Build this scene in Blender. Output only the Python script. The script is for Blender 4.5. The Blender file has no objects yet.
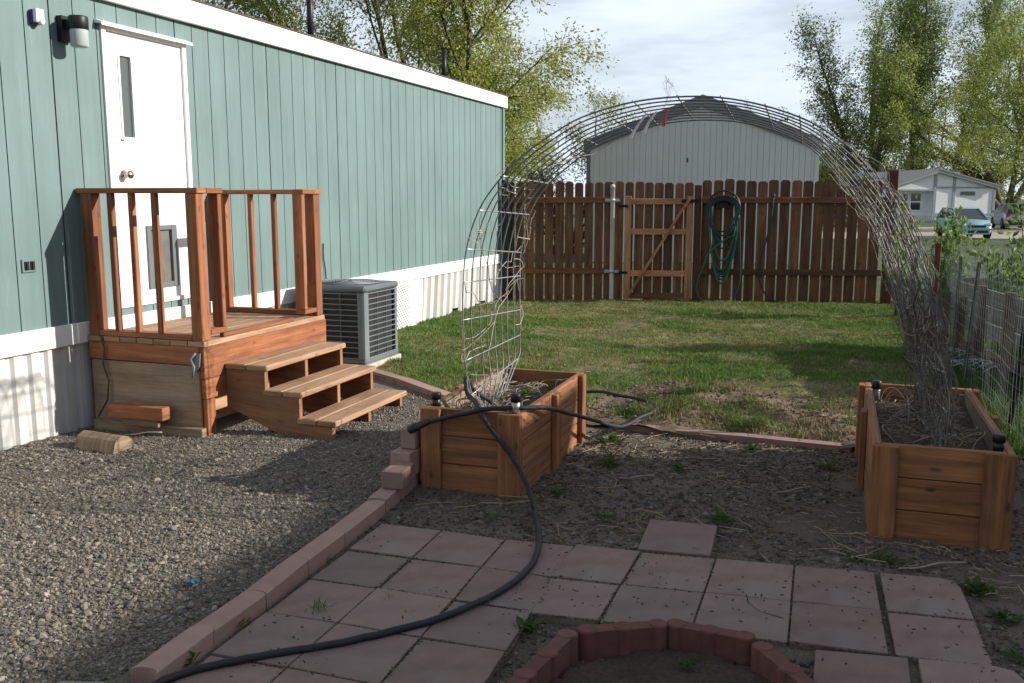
import bpy, bmesh, math, random
import numpy as np
from mathutils import Vector, Matrix
R = math.radians
random.seed(11)
rng = np.random.default_rng(11)
S = bpy.context.scene
COL = S.collection

# ------------------------------------------------------------------ frames
# yard frame: n = metres out from the camera line, square to the house wall; u = metres along the wall
TH = 0.33540
NX, NY = math.cos(TH), -math.sin(TH)
UX, UY = math.sin(TH), math.cos(TH)
def hf(n, u): return (n*NX+u*UX, n*NY+u*UY)
def inv(x, y): return (x*NX+y*NY, x*UX+y*UY)
def ground_z(x, y):
    d = math.hypot(x, y)
    t = min(1, max(0, (d-17)/26.)); t = t*t*(3-2*t)
    return -0.05-0.42*t

# ------------------------------------------------------------------ value noise (numpy)
_lat = np.random.default_rng(5).random((256, 256))
def vnoise(x, y, f=1.0, o=0):
    x = np.asarray(x, float)*f+37.3+o*17.7; y = np.asarray(y, float)*f+91.1+o*9.1
    i = np.floor(x).astype(int); j = np.floor(y).astype(int); a = x-i; b = y-j
    a = a*a*(3-2*a); b = b*b*(3-2*b)
    g = lambda p, q: _lat[p % 256, q % 256]
    return (g(i, j)*(1-a)+g(i+1, j)*a)*(1-b)+(g(i, j+1)*(1-a)+g(i+1, j+1)*a)*b
def fbm(x, y, f=1.0, o=0):
    return vnoise(x, y, f, o)*.55+vnoise(x, y, f*2.1, o+1)*.28+vnoise(x, y, f*4.3, o+2)*.17

# ------------------------------------------------------------------ materials
def _mat(name):
    m = bpy.data.materials.new(name); m.use_nodes = True
    nt = m.node_tree; b = nt.nodes['Principled BSDF']
    return m, nt, b
def _n(nt, t, **k):
    n = nt.nodes.new(t)
    for a, v in k.items(): setattr(n, a, v)
    return n
def _ramp(nt, fac, stops):
    r = _n(nt, 'ShaderNodeValToRGB'); e = r.color_ramp.elements
    while len(e) < len(stops): e.new(.5)
    for s, (p, c) in zip(e, stops): s.position = p; s.color = (*c, 1)
    nt.links.new(fac, r.inputs['Fac']); return r.outputs['Color']
def _mix(nt, typ, fac, a, b):
    n = _n(nt, 'ShaderNodeMix', data_type='RGBA', blend_type=typ)
    for s, v in ((n.inputs[0], fac), (n.inputs[6], a), (n.inputs[7], b)):
        if hasattr(v, 'is_output'): nt.links.new(v, s)
        elif isinstance(v, (int, float)): s.default_value = v
        else: s.default_value = (*v, 1)
    return n.outputs[2]
def _noise(nt, vec, scale, detail=4, rough=.6):
    n = _n(nt, 'ShaderNodeTexNoise'); n.inputs['Scale'].default_value = scale
    n.inputs['Detail'].default_value = detail; n.inputs['Roughness'].default_value = rough
    if vec is not None: nt.links.new(vec, n.inputs['Vector'])
    return n.outputs['Fac']
def _bump(nt, b, h, dist, strength=.6):
    n = _n(nt, 'ShaderNodeBump'); n.inputs['Distance'].default_value = dist; n.inputs['Strength'].default_value = strength
    nt.links.new(h, n.inputs['Height']); nt.links.new(n.outputs['Normal'], b.inputs['Normal'])
def _tint(nt, col):
    a = _n(nt, 'ShaderNodeAttribute', attribute_name='tint')
    return _mix(nt, 'MULTIPLY', 1.0, col, a.outputs['Color'])
def plain(name, c, rough=.7, var=.25, scale=8., bump=0., metal=0., dirt=None, dirt_amt=.0, bscale=None):
    m, nt, b = _mat(name)
    v = _n(nt, 'ShaderNodeTexCoord').outputs['Object']
    col = _ramp(nt, _noise(nt, v, scale), [(.3, tuple(x*(1-var) for x in c)), (.7, tuple(min(1, x*(1+var*.6)) for x in c))])
    if dirt:
        f = _ramp(nt, _noise(nt, v, scale*.35, 6), [(.5, (0, 0, 0)), (.75, (dirt_amt,)*3)])
        col = _mix(nt, 'MIX', f, col, dirt)
    nt.links.new(_tint(nt, col), b.inputs['Base Color'])
    b.inputs['Roughness'].default_value = rough; b.inputs['Metallic'].default_value = metal
    if bump: _bump(nt, b, _noise(nt, v, bscale or scale*6, 5), bump)
    return m
def wood(name, light, dark, grain=1.0, rough=.75, knots=.5, grey=None, grey_amt=.0):
    m, nt, b = _mat(name)
    uv = _n(nt, 'ShaderNodeUVMap', uv_map='UVMap').outputs['UV']
    mp = _n(nt, 'ShaderNodeMapping'); mp.inputs['Scale'].default_value = (1.6, 22*grain, 1); nt.links.new(uv, mp.inputs['Vector'])
    mp2 = _n(nt, 'ShaderNodeMapping'); mp2.inputs['Scale'].default_value = (3., 90*grain, 1); nt.links.new(uv, mp2.inputs['Vector'])
    g1 = _noise(nt, mp.outputs['Vector'], 1., 5, .65); g2 = _noise(nt, mp2.outputs['Vector'], 1., 3, .6)
    col = _ramp(nt, g1, [(.34, dark), (.5, tuple((a+c)/2 for a, c in zip(light, dark))), (.66, light)])
    fine = _ramp(nt, g2, [(.3, (.72,)*3), (.62, (1.08,)*3)])
    col = _mix(nt, 'MULTIPLY', 1., col, fine)
    # knots
    mk = _n(nt, 'ShaderNodeMapping'); mk.inputs['Scale'].default_value = (3.0, 6.6, 1); nt.links.new(uv, mk.inputs['Vector'])
    vo = _n(nt, 'ShaderNodeTexVoronoi', voronoi_dimensions='2D'); vo.inputs['Scale'].default_value = 1.; nt.links.new(mk.outputs['Vector'], vo.inputs['Vector'])
    kf = _ramp(nt, vo.outputs['Distance'], [(.0, (knots,)*3), (.045, (knots*.95,)*3), (.09, (0, 0, 0))])
    col = _mix(nt, 'MIX', kf, col, tuple(x*.35 for x in dark))
    big = _noise(nt, uv, 2.2, 4)
    col = _mix(nt, 'MULTIPLY', 1., col, _ramp(nt, big, [(.3, (.78,)*3), (.7, (1.12,)*3)]))
    if grey:
        f = _ramp(nt, _noise(nt, uv, 3.1, 6, .7), [(.4, (0, 0, 0)), (.65, (grey_amt,)*3)])
        col = _mix(nt, 'MIX', f, col, grey)
    nt.links.new(_tint(nt, col), b.inputs['Base Color']); b.inputs['Roughness'].default_value = rough
    _bump(nt, b, g2, .0025, .5)
    return m
def vcol(name, rough=.85, var=.3, scale=60., bump=0., trans=0., spec=.3):
    m, nt, b = _mat(name)
    a = _n(nt, 'ShaderNodeAttribute', attribute_name='Col')
    v = _n(nt, 'ShaderNodeTexCoord').outputs['Object']
    col = a.outputs['Color']
    if var: col = _mix(nt, 'MULTIPLY', 1., col, _ramp(nt, _noise(nt, v, scale, 5, .7), [(.28, (1-var,)*3), (.72, (1+var,)*3)]))
    nt.links.new(col, b.inputs['Base Color']); b.inputs['Roughness'].default_value = rough
    b.inputs['Specular IOR Level'].default_value = spec
    if bump: _bump(nt, b, _noise(nt, v, scale*1.5, 6, .7), bump, 1.)
    if trans:
        t = _n(nt, 'ShaderNodeBsdfTranslucent'); mx = _n(nt, 'ShaderNodeMixShader'); mx.inputs[0].default_value = trans
        nt.links.new(col, t.inputs['Color']); nt.links.new(b.outputs[0], mx.inputs[1]); nt.links.new(t.outputs[0], mx.inputs[2])
        nt.links.new(mx.outputs[0], nt.nodes['Material Output'].inputs['Surface'])
    return m
def glass(name, tint, rough=.08):
    m, nt, b = _mat(name); b.inputs['Base Color'].default_value = (*tint, 1)
    b.inputs['Roughness'].default_value = rough; b.inputs['Specular IOR Level'].default_value = .8
    return m

TEAL = (.138, .212, .207)
def siding_mat():
    m, nt, b = _mat('teal_siding_paint'); v = _n(nt, 'ShaderNodeTexCoord').outputs['Object']
    def mapped(sc):
        q = _n(nt, 'ShaderNodeMapping'); q.inputs['Scale'].default_value = sc; nt.links.new(v, q.inputs['Vector']); return q.outputs['Vector']
    c = _ramp(nt, _noise(nt, v, 1.1, 5), [(.3, tuple(x*.90 for x in TEAL)), (.7, tuple(x*1.08 for x in TEAL))])
    c = _mix(nt, 'MULTIPLY', 1., c, _ramp(nt, _noise(nt, mapped((3, 7, .45)), 1., 6, .7), [(.3, (.86,)*3), (.65, (1.08,)*3)]))   # weather streaks run down the boards
    dust = _ramp(nt, _noise(nt, mapped((3, 11, 1.6)), 1., 6, .7), [(.56, (0, 0, 0)), (.74, (.32,)*3)])
    c = _mix(nt, 'MIX', dust, c, (.27, .33, .31))
    nt.links.new(c, b.inputs['Base Color']); b.inputs['Roughness'].default_value = .6
    g = _noise(nt, mapped((40, 130, 7)), 1., 5, .65); _bump(nt, b, g, .0028, .55)
    return m
M = dict(
 teal=siding_mat(),
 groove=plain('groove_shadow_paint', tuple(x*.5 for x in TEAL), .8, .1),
 white=plain('white_paint', (.80, .80, .79), .5, .05, 3., dirt=(.62, .59, .54), dirt_amt=.35),
 skirt=plain('off_white_vinyl', (.56, .56, .545), .55, .08, 3., dirt=(.40, .36, .30), dirt_amt=.55),
 door=plain('door_enamel', (.80, .80, .80), .35, .04, 2., dirt=(.62, .58, .52), dirt_amt=.25),
 roofing=plain('shingle_brown', (.10, .075, .06), .9, .3, 20, .004),
 black=plain('black_plastic', (.012, .012, .013), .42, .2, 20),
 darkmetal=plain('dark_bronze', (.022, .022, .025), .45, .2, 20, metal=.4),
 galv=plain('galvanised', (.50, .51, .52), .42, .25, 30, metal=.75),
 wire=plain('weathered_wire', (.20, .20, .20), .55, .4, 9, metal=.5),
 meshwire=plain('fence_wire', (.26, .30, .29), .5, .3, 9, metal=.4),
 postwhite=plain('zinc_grey', (.52, .54, .56), .45, .08, 6),
 brass=plain('nickel', (.55, .50, .42), .25, .1, 20, metal=1.),
 acgrey=plain('condenser_grey', (.175, .20, .21), .45, .08, 4, dirt=(.3, .29, .26), dirt_amt=.4),
 accoil=plain('condenser_coil', (.022, .025, .027), .6, .3, 50),
 concrete=plain('concrete', (.40, .37, .33), .9, .2, 9, .002),
 porch=wood('porch_redwood', (.42, .155, .060), (.21, .068, .026)),
 stain=wood('steps_wood', (.40, .185, .08), (.20, .085, .036), grey=(.30, .19, .11), grey_amt=.4),
 deck=wood('deck_boards', (.50, .30, .17), (.28, .15, .075), grey=(.42, .31, .22), grey_amt=.35),
 ply=wood('weathered_plywood', (.40, .285, .185), (.22, .145, .088), grain=.55, knots=.2, grey=(.30, .26, .21), grey_amt=.5),
 cedar=wood('planter_cedar', (.44, .178, .066), (.155, .053, .019), knots=.95, grey=(.30, .16, .08), grey_amt=.4),
 cedarin=wood('planter_inner', (.42, .31, .21), (.24, .165, .105), grey=(.33, .28, .23), grey_amt=.7),
 fence=wood('fence_stain', (.205, .088, .036), (.078, .030, .012), grain=.8, knots=.6),
 gatew=wood('gate_wood', (.56, .28, .14), (.31, .135, .06), grain=.8),
 gatepost=wood('gate_post_stain', (.18, .05, .026), (.085, .022, .012)),
 grey_wood=wood('silvered_wood', (.235, .21, .185), (.11, .095, .08), grey=(.28, .265, .25), grey_amt=.5),
 brown_wood=wood('rough_brown_post', (.17, .10, .062), (.085, .048, .028)),
 logw=wood('split_log', (.50, .355, .22), (.27, .17, .10), grain=.6),
 bark=plain('bark', (.085, .068, .052), .95, .4, 14, .02),
 barkg=plain('bark_grey', (.10, .085, .070), .95, .4, 8, .02),
 paver_red=plain('redder_concrete', (.250, .160, .145), .9, .20, 8., .002, dirt=(.225, .185, .165), dirt_amt=.8, bscale=220),
 paver_grey=plain('greyed_concrete', (.262, .182, .162), .9, .20, 6., .002, dirt=(.215, .158, .142), dirt_amt=.9, bscale=220),
 paver=plain('pink_concrete', (.258, .168, .148), .9, .22, 9., .002, dirt=(.245, .210, .190), dirt_amt=1., bscale=220),
 curb=plain('salmon_concrete', (.39, .245, .205), .9, .14, 9., .0022, dirt=(.33, .25, .22), dirt_amt=.7, bscale=160),
 redblock=plain('red_concrete', (.165, .062, .052), .92, .22, 14., .0035, dirt=(.19, .115, .10), dirt_amt=.6, bscale=130),
 hose=plain('black_hose', (.014, .018, .022), .6, .25, 12),
 greenhose=plain('green_hose', (.012, .115, .07), .4, .2, 10),
 bluehose=plain('dark_blue_hose', (.012, .03, .045), .45, .2, 10),
 vine=plain('dead_vine', (.40, .345, .275), .95, .35, 12),
 vined=plain('grey_vine', (.165, .143, .122), .95, .35, 12),
 stem=plain('green_stem', (.07, .08, .03), .8, .3, 10),
 screw=plain('screw_head', (.05, .045, .04), .5, .3, 30, metal=.7),
 soil=vcol('soil', .95, .45, 70, .006),
 gravel=vcol('gravel_base', .95, .55, 110, .006),
 stones=vcol('stones', .8, .18, 200, 0, spec=.35),
 lawn=vcol('lawn_base', .95, .45, 45, .008),
 blade=vcol('grass_blade', .6, 0, trans=.30, spec=.25),
 leaf=vcol('leaf', .5, 0, trans=.48, spec=.3),
 litter=vcol('litter', .9, .2, 90),
 siding=plain('shed_siding', (.62, .605, .60), .6, .05, 1.2),
 shedtrim=plain('shed_dark_trim', (.155, .172, .185), .6, .1, 4),
 hwall=plain('far_white_siding', (.80, .81, .83), .6, .06, 2.),
 htrim=plain('far_grey_trim', (.30, .33, .35), .6, .06, 2.),
 hroof=plain('far_roof', (.30, .29, .28), .8, .1, 2.),
 pane=glass('dark_pane', (.03, .035, .04)),
 doorglass=glass('door_pane', (.085, .095, .095), .12),
 petflap=plain('pet_flap', (.16, .155, .15), .35, .25, 6),
 tealcar=plain('teal_car_paint', (.27, .43, .47), .28, .03, 2, metal=.15),
 silver=plain('silver_car_paint', (.42, .43, .45), .3, .03, 2, metal=.45),
 carglass=glass('car_glass', (.045, .055, .06), .04),
 tyre=plain('tyre_rubber', (.018, .018, .018), .85, .2, 12),
 rim=plain('wheel_rim', (.45, .46, .47), .35, .05, 8, metal=.8),
 lens=plain('lamp_lens', (.70, .72, .72), .15, .05, 9),
 redlens=plain('tail_lens', (.32, .02, .02), .2, .05, 9),
 red=plain('red_ribbon', (.55, .06, .07), .6, .1, 9),
 ribbon=plain('white_ribbon', (.70, .64, .63), .6, .08, 9),
 blue=plain('blue_plastic', (.03, .14, .25), .4, .2, 20),
 purple=plain('blue_housing', (.035, .03, .22), .35, .1, 20),
 clear=plain('frosted_shade', (.42, .45, .46), .2, .05, 9),
 drive=plain('driveway_gravel', (.40, .34, .27), .95, .25, 1.2, .01),
)
def ground_mat():
    m, nt, b = _mat('distant_turf')
    v = _n(nt, 'ShaderNodeTexCoord').outputs['Object']
    c = _ramp(nt, _noise(nt, v, .35, 8, .7), [(.3, (.030, .055, .016)), (.5, (.055, .085, .026)), (.72, (.13, .12, .06))])
    nt.links.new(c, b.inputs['Base Color']); b.inputs['Roughness'].default_value = .95
    _bump(nt, b, _noise(nt, v, 14, 6), .05, 1.)
    return m
M['turf'] = ground_mat()

# ------------------------------------------------------------------ mesh builder
class MB:
    def __init__(s): s.v = []; s.f = []; s.uv = []; s.t = []; s.sm = []
    def face(s, pts, uv=None, tint=1., smooth=False):
        i = len(s.v); s.v += [tuple(p) for p in pts]; s.f.append(tuple(range(i, i+len(pts))))
        s.uv.append(uv or [(p[0]+p[2]*.3, p[1]+p[2]) for p in pts]); s.t.append(tint); s.sm.append(smooth)
    def box(s, c, size, rot=None, tint=None):
        """box centred at c; rot: Matrix 3x3; uv runs along the longest side"""
        if tint is None: tint = random.uniform(.68, 1.22)
        hx, hy, hz = (x/2 for x in size); c = Vector(c); rot = rot or Matrix.Identity(3)
        L = max(range(3), key=lambda i: size[i]); ru, rv = random.uniform(0, 50), random.uniform(0, 50)
        P = [Vector((sx*hx, sy*hy, sz*hz)) for sz in (-1, 1) for sy in (-1, 1) for sx in (-1, 1)]
        i0 = len(s.v); s.v += [tuple(c+rot @ p) for p in P]
        for idx, ax in (((0, 2, 3, 1), 2), ((4, 5, 7, 6), 2), ((0, 1, 5, 4), 1), ((2, 6, 7, 3), 1), ((0, 4, 6, 2), 0), ((1, 3, 7, 5), 0)):
            o = [a for a in range(3) if a != ax]
            if L in o: a1 = L; a2 = [a for a in o if a != L][0]
            else: a1, a2 = o
            s.f.append(tuple(i0+k for k in idx)); s.uv.append([(P[k][a1]+ru, P[k][a2]+rv+ax*.37) for k in idx]); s.t.append(tint); s.sm.append(False)
        return s
    def bx(s, x0, x1, y0, y1, z0, z1, tint=None):
        return s.box(((x0+x1)/2, (y0+y1)/2, (z0+z1)/2), (abs(x1-x0), abs(y1-y0), abs(z1-z0)), None, tint)
    def bar(s, p0, p1, w, h, up=(0, 0, 1), tint=None):
        p0 = Vector(p0); p1 = Vector(p1); d = p1-p0; l = d.length; d.normalize()
        sd = d.cross(Vector(up))
        if sd.length < 1e-4: sd = d.cross(Vector((1, 0, 0)))
        sd.normalize(); u2 = sd.cross(d)
        return s.box((p0+p1)/2, (l, w, h), Matrix((d, sd, u2)).transposed(), tint)
    def prism(s, poly, vec, tint=1., smooth=False):
        vec = Vector(vec); a = [Vector(p) for p in poly]; b = [p+vec for p in a]; n = len(a)
        ru = random.uniform(0, 30)
        nrm = (a[1]-a[0]).cross(a[2]-a[1])
        flip = nrm.dot(vec) > 0
        def pl(q):
            e = [(p.x+p.y+ru, p.z+p.x*.1) for p in q]; return e
        A = a[::-1] if flip else a; B = b if flip else b[::-1]
        s.face(A, pl(A), tint); s.face(B, pl(B), tint)
        acc = 0
        for i in range(n):
            j = (i+1) % n; l = (a[j]-a[i]).length
            q = [a[i], a[j], b[j], b[i]] if flip else [a[j], a[i], b[i], b[j]]
            w = vec.length
            u = [(acc+ru, 0), (acc+l+ru, 0), (acc+l+ru, w), (acc+ru, w)]
            s.face(q, u, tint, smooth); acc += l
        return s
    def tube(s, pts, r, seg=6, cap=True, tint=1., smooth=True):
        pts = [Vector(p) for p in pts]; n = len(pts)
        rr = r if hasattr(r, '__len__') else [r]*n
        t = (pts[1]-pts[0]).normalized(); ref = Vector((0, 0, 1)) if abs(t.z) < .9 else Vector((1, 0, 0))
        x = t.cross(ref).normalized(); i0 = len(s.v); acc = 0; ru = random.uniform(0, 20)
        for i, p in enumerate(pts):
            if i == 0: d = pts[1]-pts[0]
            elif i == n-1: d = pts[-1]-pts[-2]
            else: d = pts[i+1]-pts[i-1]
            d.normalize(); x = (x-d*x.dot(d)); x = x.normalized() if x.length > 1e-6 else d.orthogonal().normalized(); y = d.cross(x)
            for k in range(seg):
                a = 2*math.pi*k/seg; s.v.append(tuple(p+(x*math.cos(a)+y*math.sin(a))*rr[i]))
        for i in range(n-1):
            l = (pts[i+1]-pts[i]).length
            for k in range(seg):
                k2 = (k+1) % seg
                s.f.append((i0+i*seg+k, i0+i*seg+k2, i0+(i+1)*seg+k2, i0+(i+1)*seg+k))
                c = 6.283*rr[i]/seg
                s.uv.append([(acc+ru, k*c), (acc+ru, k*c+c), (acc+l+ru, k*c+c), (acc+l+ru, k*c)]); s.t.append(tint); s.sm.append(smooth)
            acc += l
        if cap:
            for base, rev in ((i0, True), (i0+(n-1)*seg, False)):
                f = list(range(base, base+seg)); f = f[::-1] if rev else f
                s.f.append(tuple(f)); s.uv.append([(s.v[k][0], s.v[k][2]) for k in f]); s.t.append(tint); s.sm.append(False)
        return s
    def lathe(s, c, prof, seg=20, axis=(0, 0, 1), tint=1., smooth=True):
        """prof: (radius, distance along axis)"""
        ax = Vector(axis).normalized(); x = ax.orthogonal().normalized(); y = ax.cross(x); c = Vector(c); i0 = len(s.v)
        for r, h in prof:
            for k in range(seg):
                a = 2*math.pi*k/seg; s.v.append(tuple(c+ax*h+(x*math.cos(a)+y*math.sin(a))*max(r, 1e-4)))
        for i in range(len(prof)-1):
            for k in range(seg):
                k2 = (k+1) % seg; f = (i0+i*seg+k, i0+i*seg+k2, i0+(i+1)*seg+k2, i0+(i+1)*seg+k)
                s.f.append(f); s.uv.append([(k*.1, i*.1)]*4); s.t.append(tint); s.sm.append(smooth)
        return s
    def build(s, name, mat, parent=None, base=None, frame='H', bevel=0., seg=1):
        me = bpy.data.meshes.new(name)
        b = Vector(parent['_b']) if parent is not None and '_b' in parent else Vector(base or (0, 0, 0))
        me.from_pydata([tuple(Vector(p)-b) for p in s.v], [], s.f)
        uvl = me.uv_layers.new(name='UVMap'); uvl.data.foreach_set('uv', np.array([c for u in s.uv for p in u for c in p], dtype=np.float32))
        at = me.color_attributes.new('tint', 'FLOAT_COLOR', 'CORNER')
        ts = np.repeat(np.array(s.t, dtype=np.float32), [len(f) for f in s.f])
        at.data.foreach_set('color', np.stack([ts, ts, ts, np.ones_like(ts)], 1).ravel())
        me.polygons.foreach_set('use_smooth', s.sm)
        me.materials.append(mat); me.update()
        o = bpy.data.objects.new(name, me); COL.objects.link(o)
        if bevel:
            md = o.modifiers.new('edge', 'BEVEL'); md.width = bevel; md.segments = seg; md.limit_method = 'ANGLE'; md.angle_limit = R(40)
        if parent is not None: o.parent = parent; o['_b'] = tuple(b)
        else:
            place(o, b, frame); o['_b'] = tuple(b)
        return o
def place(o, b, frame, rot=0.):
    if frame == 'H':
        x, y = hf(b[0], b[1]); o.location = (x, y, b[2]); o.rotation_euler = (0, 0, -TH+rot)
    else:
        o.location = tuple(b); o.rotation_euler = (0, 0, rot)
def tag(o, label=None, cat=None, group=None, kind=None):
    if label: o['label'] = label
    if cat: o['category'] = cat
    if group: o['group'] = group
    if kind: o['kind'] = kind
    return o
def thing(name, label, cat, base, frame='H', group=None):
    o = bpy.data.objects.new(name, None); COL.objects.link(o); o.empty_display_size = .1
    place(o, base, frame); o['_b'] = tuple(base)
    return tag(o, label, cat, group)
def np_mesh(name, V, F, mat, col=None, parent=None, base=(0, 0, 0), frame='W', smooth=False):
    """V (N,3), F (M,k) uniform polygons, col (N,3)"""
    me = bpy.data.meshes.new(name); V = np.asarray(V, np.float32)-np.asarray(base, np.float32); F = np.asarray(F, np.int32); k = F.shape[1]
    me.vertices.add(len(V)); me.vertices.foreach_set('co', V.ravel())
    me.loops.add(F.size); me.loops.foreach_set('vertex_index', F.ravel())
    me.polygons.add(len(F)); me.polygons.foreach_set('loop_start', np.arange(0, F.size, k, dtype=np.int32)); me.polygons.foreach_set('loop_total', np.full(len(F), k, np.int32))
    me.polygons.foreach_set('use_smooth', np.full(len(F), smooth))
    if col is not None:
        a = me.color_attributes.new('Col', 'FLOAT_COLOR', 'POINT')
        a.data.foreach_set('color', np.concatenate([col, np.ones((len(col), 1))], 1).astype(np.float32).ravel())
    me.materials.append(mat); me.update(calc_edges=True); me.validate()
    o = bpy.data.objects.new(name, me); COL.objects.link(o)
    if parent is not None: o.parent = parent
    else: place(o, base, frame)
    return o
def H2W(n, u):
    return n*NX+u*UX, n*NY+u*UY
def copy_tree(o, parent=None):
    c = o.copy(); COL.objects.link(c)
    if parent is not None: c.parent = parent
    for ch in list(o.children): copy_tree(ch, c)
    return c
ORD = ['first', 'second', 'third', 'fourth', 'fifth', 'sixth', 'seventh', 'eighth', 'ninth', 'tenth']

# ================================================================== SETTING
# ---- ground out to the horizon
g = np.concatenate([-np.geomspace(1600, 3, 46), np.linspace(-2.6, 2.6, 9), np.geomspace(3, 1600, 46)])
gx, gy = np.meshgrid(g, g); gx = gx+2; gy = gy+10
d = np.hypot(gx, gy); t = np.clip((d-17)/26, 0, 1); t = t*t*(3-2*t); gzv = -.05-.42*t
n = len(g); idx = np.arange(n*n).reshape(n, n)
Fq = np.stack([idx[:-1, :-1], idx[:-1, 1:], idx[1:, 1:], idx[1:, :-1]], -1).reshape(-1, 4)
tag(np_mesh('ground', np.stack([gx, gy, gzv], -1).reshape(-1, 3), Fq, M['turf']), kind='structure')

def sheet(name, n0, n1, u0, u1, step, zf, colf, mat, keep=None):
    ns = np.arange(n0, n1+step/2, step); us = np.arange(u0, u1+step/2, step)
    N_, U_ = np.meshgrid(ns, us); z = zf(N_, U_); c = colf(N_, U_)
    x, y = H2W(N_, U_); a, b = N_.shape; idx = np.arange(a*b).reshape(a, b)
    F = np.stack([idx[:-1, :-1], idx[:-1, 1:], idx[1:, 1:], idx[1:, :-1]], -1).reshape(-1, 4)
    if keep is not None:
        cn = N_.ravel()[F].mean(1); cu = U_.ravel()[F].mean(1); F = F[keep(cn, cu)]
    return np_mesh(name, np.stack([x, y, z], -1).reshape(-1, 3), F, mat, c.reshape(-1, 3), smooth=True)

# ---- lawn outline: bricks from the condenser to the left planter, then across to the right planter
def lawn_front(n):
    n = np.asarray(n, float)
    return np.interp(n, [-5, -4.05, -3.45, -2.8, -2.2, -1.6, -1.17, -.55, .14, 1.2], [7.5, 7.44, 7.1, 6.6, 6.3, 6.25, 6.13, 6.12, 6.08, 6.05])
def fence_u(n):   # fence runs from beside the house end to the far right corner
    return 13.40+(np.asarray(n)+4.65)*.285
def bare(n, u):   # 0 turf .. 1 bare dirt
    b = np.exp(-(((n+.75)/1.0)**2+((u-6.75)/.75)**2))*1.55+np.exp(-(((n+.1)/.7)**2+((u-6.55)/.32)**2))*.9
    b = b+np.exp(-((n+1.2)/.6)**2-((u-7.6)/.5)**2)*.5+(fbm(n, u, 2.1, 3)-.5)*1.7
    return np.clip((b-.22)*2.6, 0, 1)
def dry(n, u):
    return np.clip((fbm(n*.75, u*1.6, .9, 8)-.43)*4.2, 0, 1)
def lawn_z(n, u):
    return -.012+fbm(n, u, 1.3, 4)*.05+(fbm(n, u, 4.2, 14)-.5)*.055+bare(n, u)*(fbm(n, u, 3.5, 6)*.15-.075+(fbm(n, u, 11, 16)-.5)*.03)
def lawn_c(n, u):
    b = bare(n, u)[..., None]; dr = dry(n, u)[..., None]; m = fbm(n, u, 5, 2)[..., None]
    gcol = np.array([.085, .098, .034])*(1-dr)+np.array([.22, .18, .095])*dr
    dcol = np.array([.170, .122, .080])*(.40+1.2*m)
    return gcol*(1-b)+dcol*b
tag(sheet('lawn', -5.0, 1.0, 5.9, 16, .05, lawn_z, lawn_c, M['lawn'], lambda n, u: (u > lawn_front(n)-.07) & (u < fence_u(n)+.9)), kind='structure')

# ---- gravel: sunny strip by the steps, and mulched strip between the planters
def in_patio(n, u):
    left = (n > -2.02) & (n < -1.02) & (u < 3.86)
    right = (n > -1.05) & (n < .56) & (u > 2.85) & (u < 3.93+.09*(n+1)) & ~((n < .02) & (u < 3.16))
    extra = (n > -.79) & (n < -.46) & (u > 3.9) & (u < 4.24)
    return left | right | extra
def soilness(n, u):  # 1 where the gravel is mixed with soil and mulch
    return np.clip((n+2.25)*4, 0, 1)*np.clip(.75+.6*(fbm(n, u, 1.8, 5)-.4), 0, 1)
def gravel_z(n, u):
    return -.004+(fbm(n, u, 1.1, 1)-.5)*.035+(fbm(n, u, 6, 7)-.5)*.012+.008*in_patio(n, u)
def gravel_c(n, u):
    s = soilness(n, u)[..., None]; m = (.72+.56*fbm(n, u, 3, 9))[..., None]
    return (np.array([.165, .145, .122])*(1-s)+np.array([.150, .118, .090])*s)*m
tag(sheet('gravel', -4.95, 2.1, .4, 7.6, .05, gravel_z, gravel_c, M['gravel'], lambda n, u: (u < lawn_front(n)+.10)), kind='structure')

# (clods of dry soil on the bare patch are scattered further down)
# ---- right-hand yard
def yard_z(n, u): return -.01+(fbm(n, u, .7, 2)-.5)*.07
def yard_c(n, u):
    m = fbm(n, u, 1.1, 12)[..., None]; d = np.clip((m-.55)*4, 0, 1)
    return np.array([.050, .066, .022])*(1-d)+np.array([.13, .11, .065])*d
tag(sheet('yard', 1.0, 9., 3.2, 19, .2, yard_z, yard_c, M['lawn'], lambda n, u: (n > 2.0) | (u > 6.0)), kind='structure')

# ---- stones
ph = (1+5**.5)/2
ICO = np.array([(-1, ph, 0), (1, ph, 0), (-1, -ph, 0), (1, -ph, 0), (0, -1, ph), (0, 1, ph), (0, -1, -ph), (0, 1, -ph), (ph, 0, -1), (ph, 0, 1), (-ph, 0, -1), (-ph, 0, 1)])/math.hypot(1, ph)
ICF = np.array([(0, 11, 5), (0, 5, 1), (0, 1, 7), (0, 7, 10), (0, 10, 11), (1, 5, 9), (5, 11, 4), (11, 10, 2), (10, 7, 6), (7, 1, 8), (3, 9, 4), (3, 4, 2), (3, 2, 6), (3, 6, 8), (3, 8, 9), (4, 9, 5), (2, 4, 11), (6, 2, 10), (8, 6, 7), (9, 8, 1)])
OCT = np.array([(1, 0, 0), (-1, 0, 0), (0, 1, 0), (0, -1, 0), (0, 0, 1), (0, 0, -1)], float)
OCF = np.array([(0, 2, 4), (2, 1, 4), (1, 3, 4), (3, 0, 4), (2, 0, 5), (1, 2, 5), (3, 1, 5), (0, 3, 5)])
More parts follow.
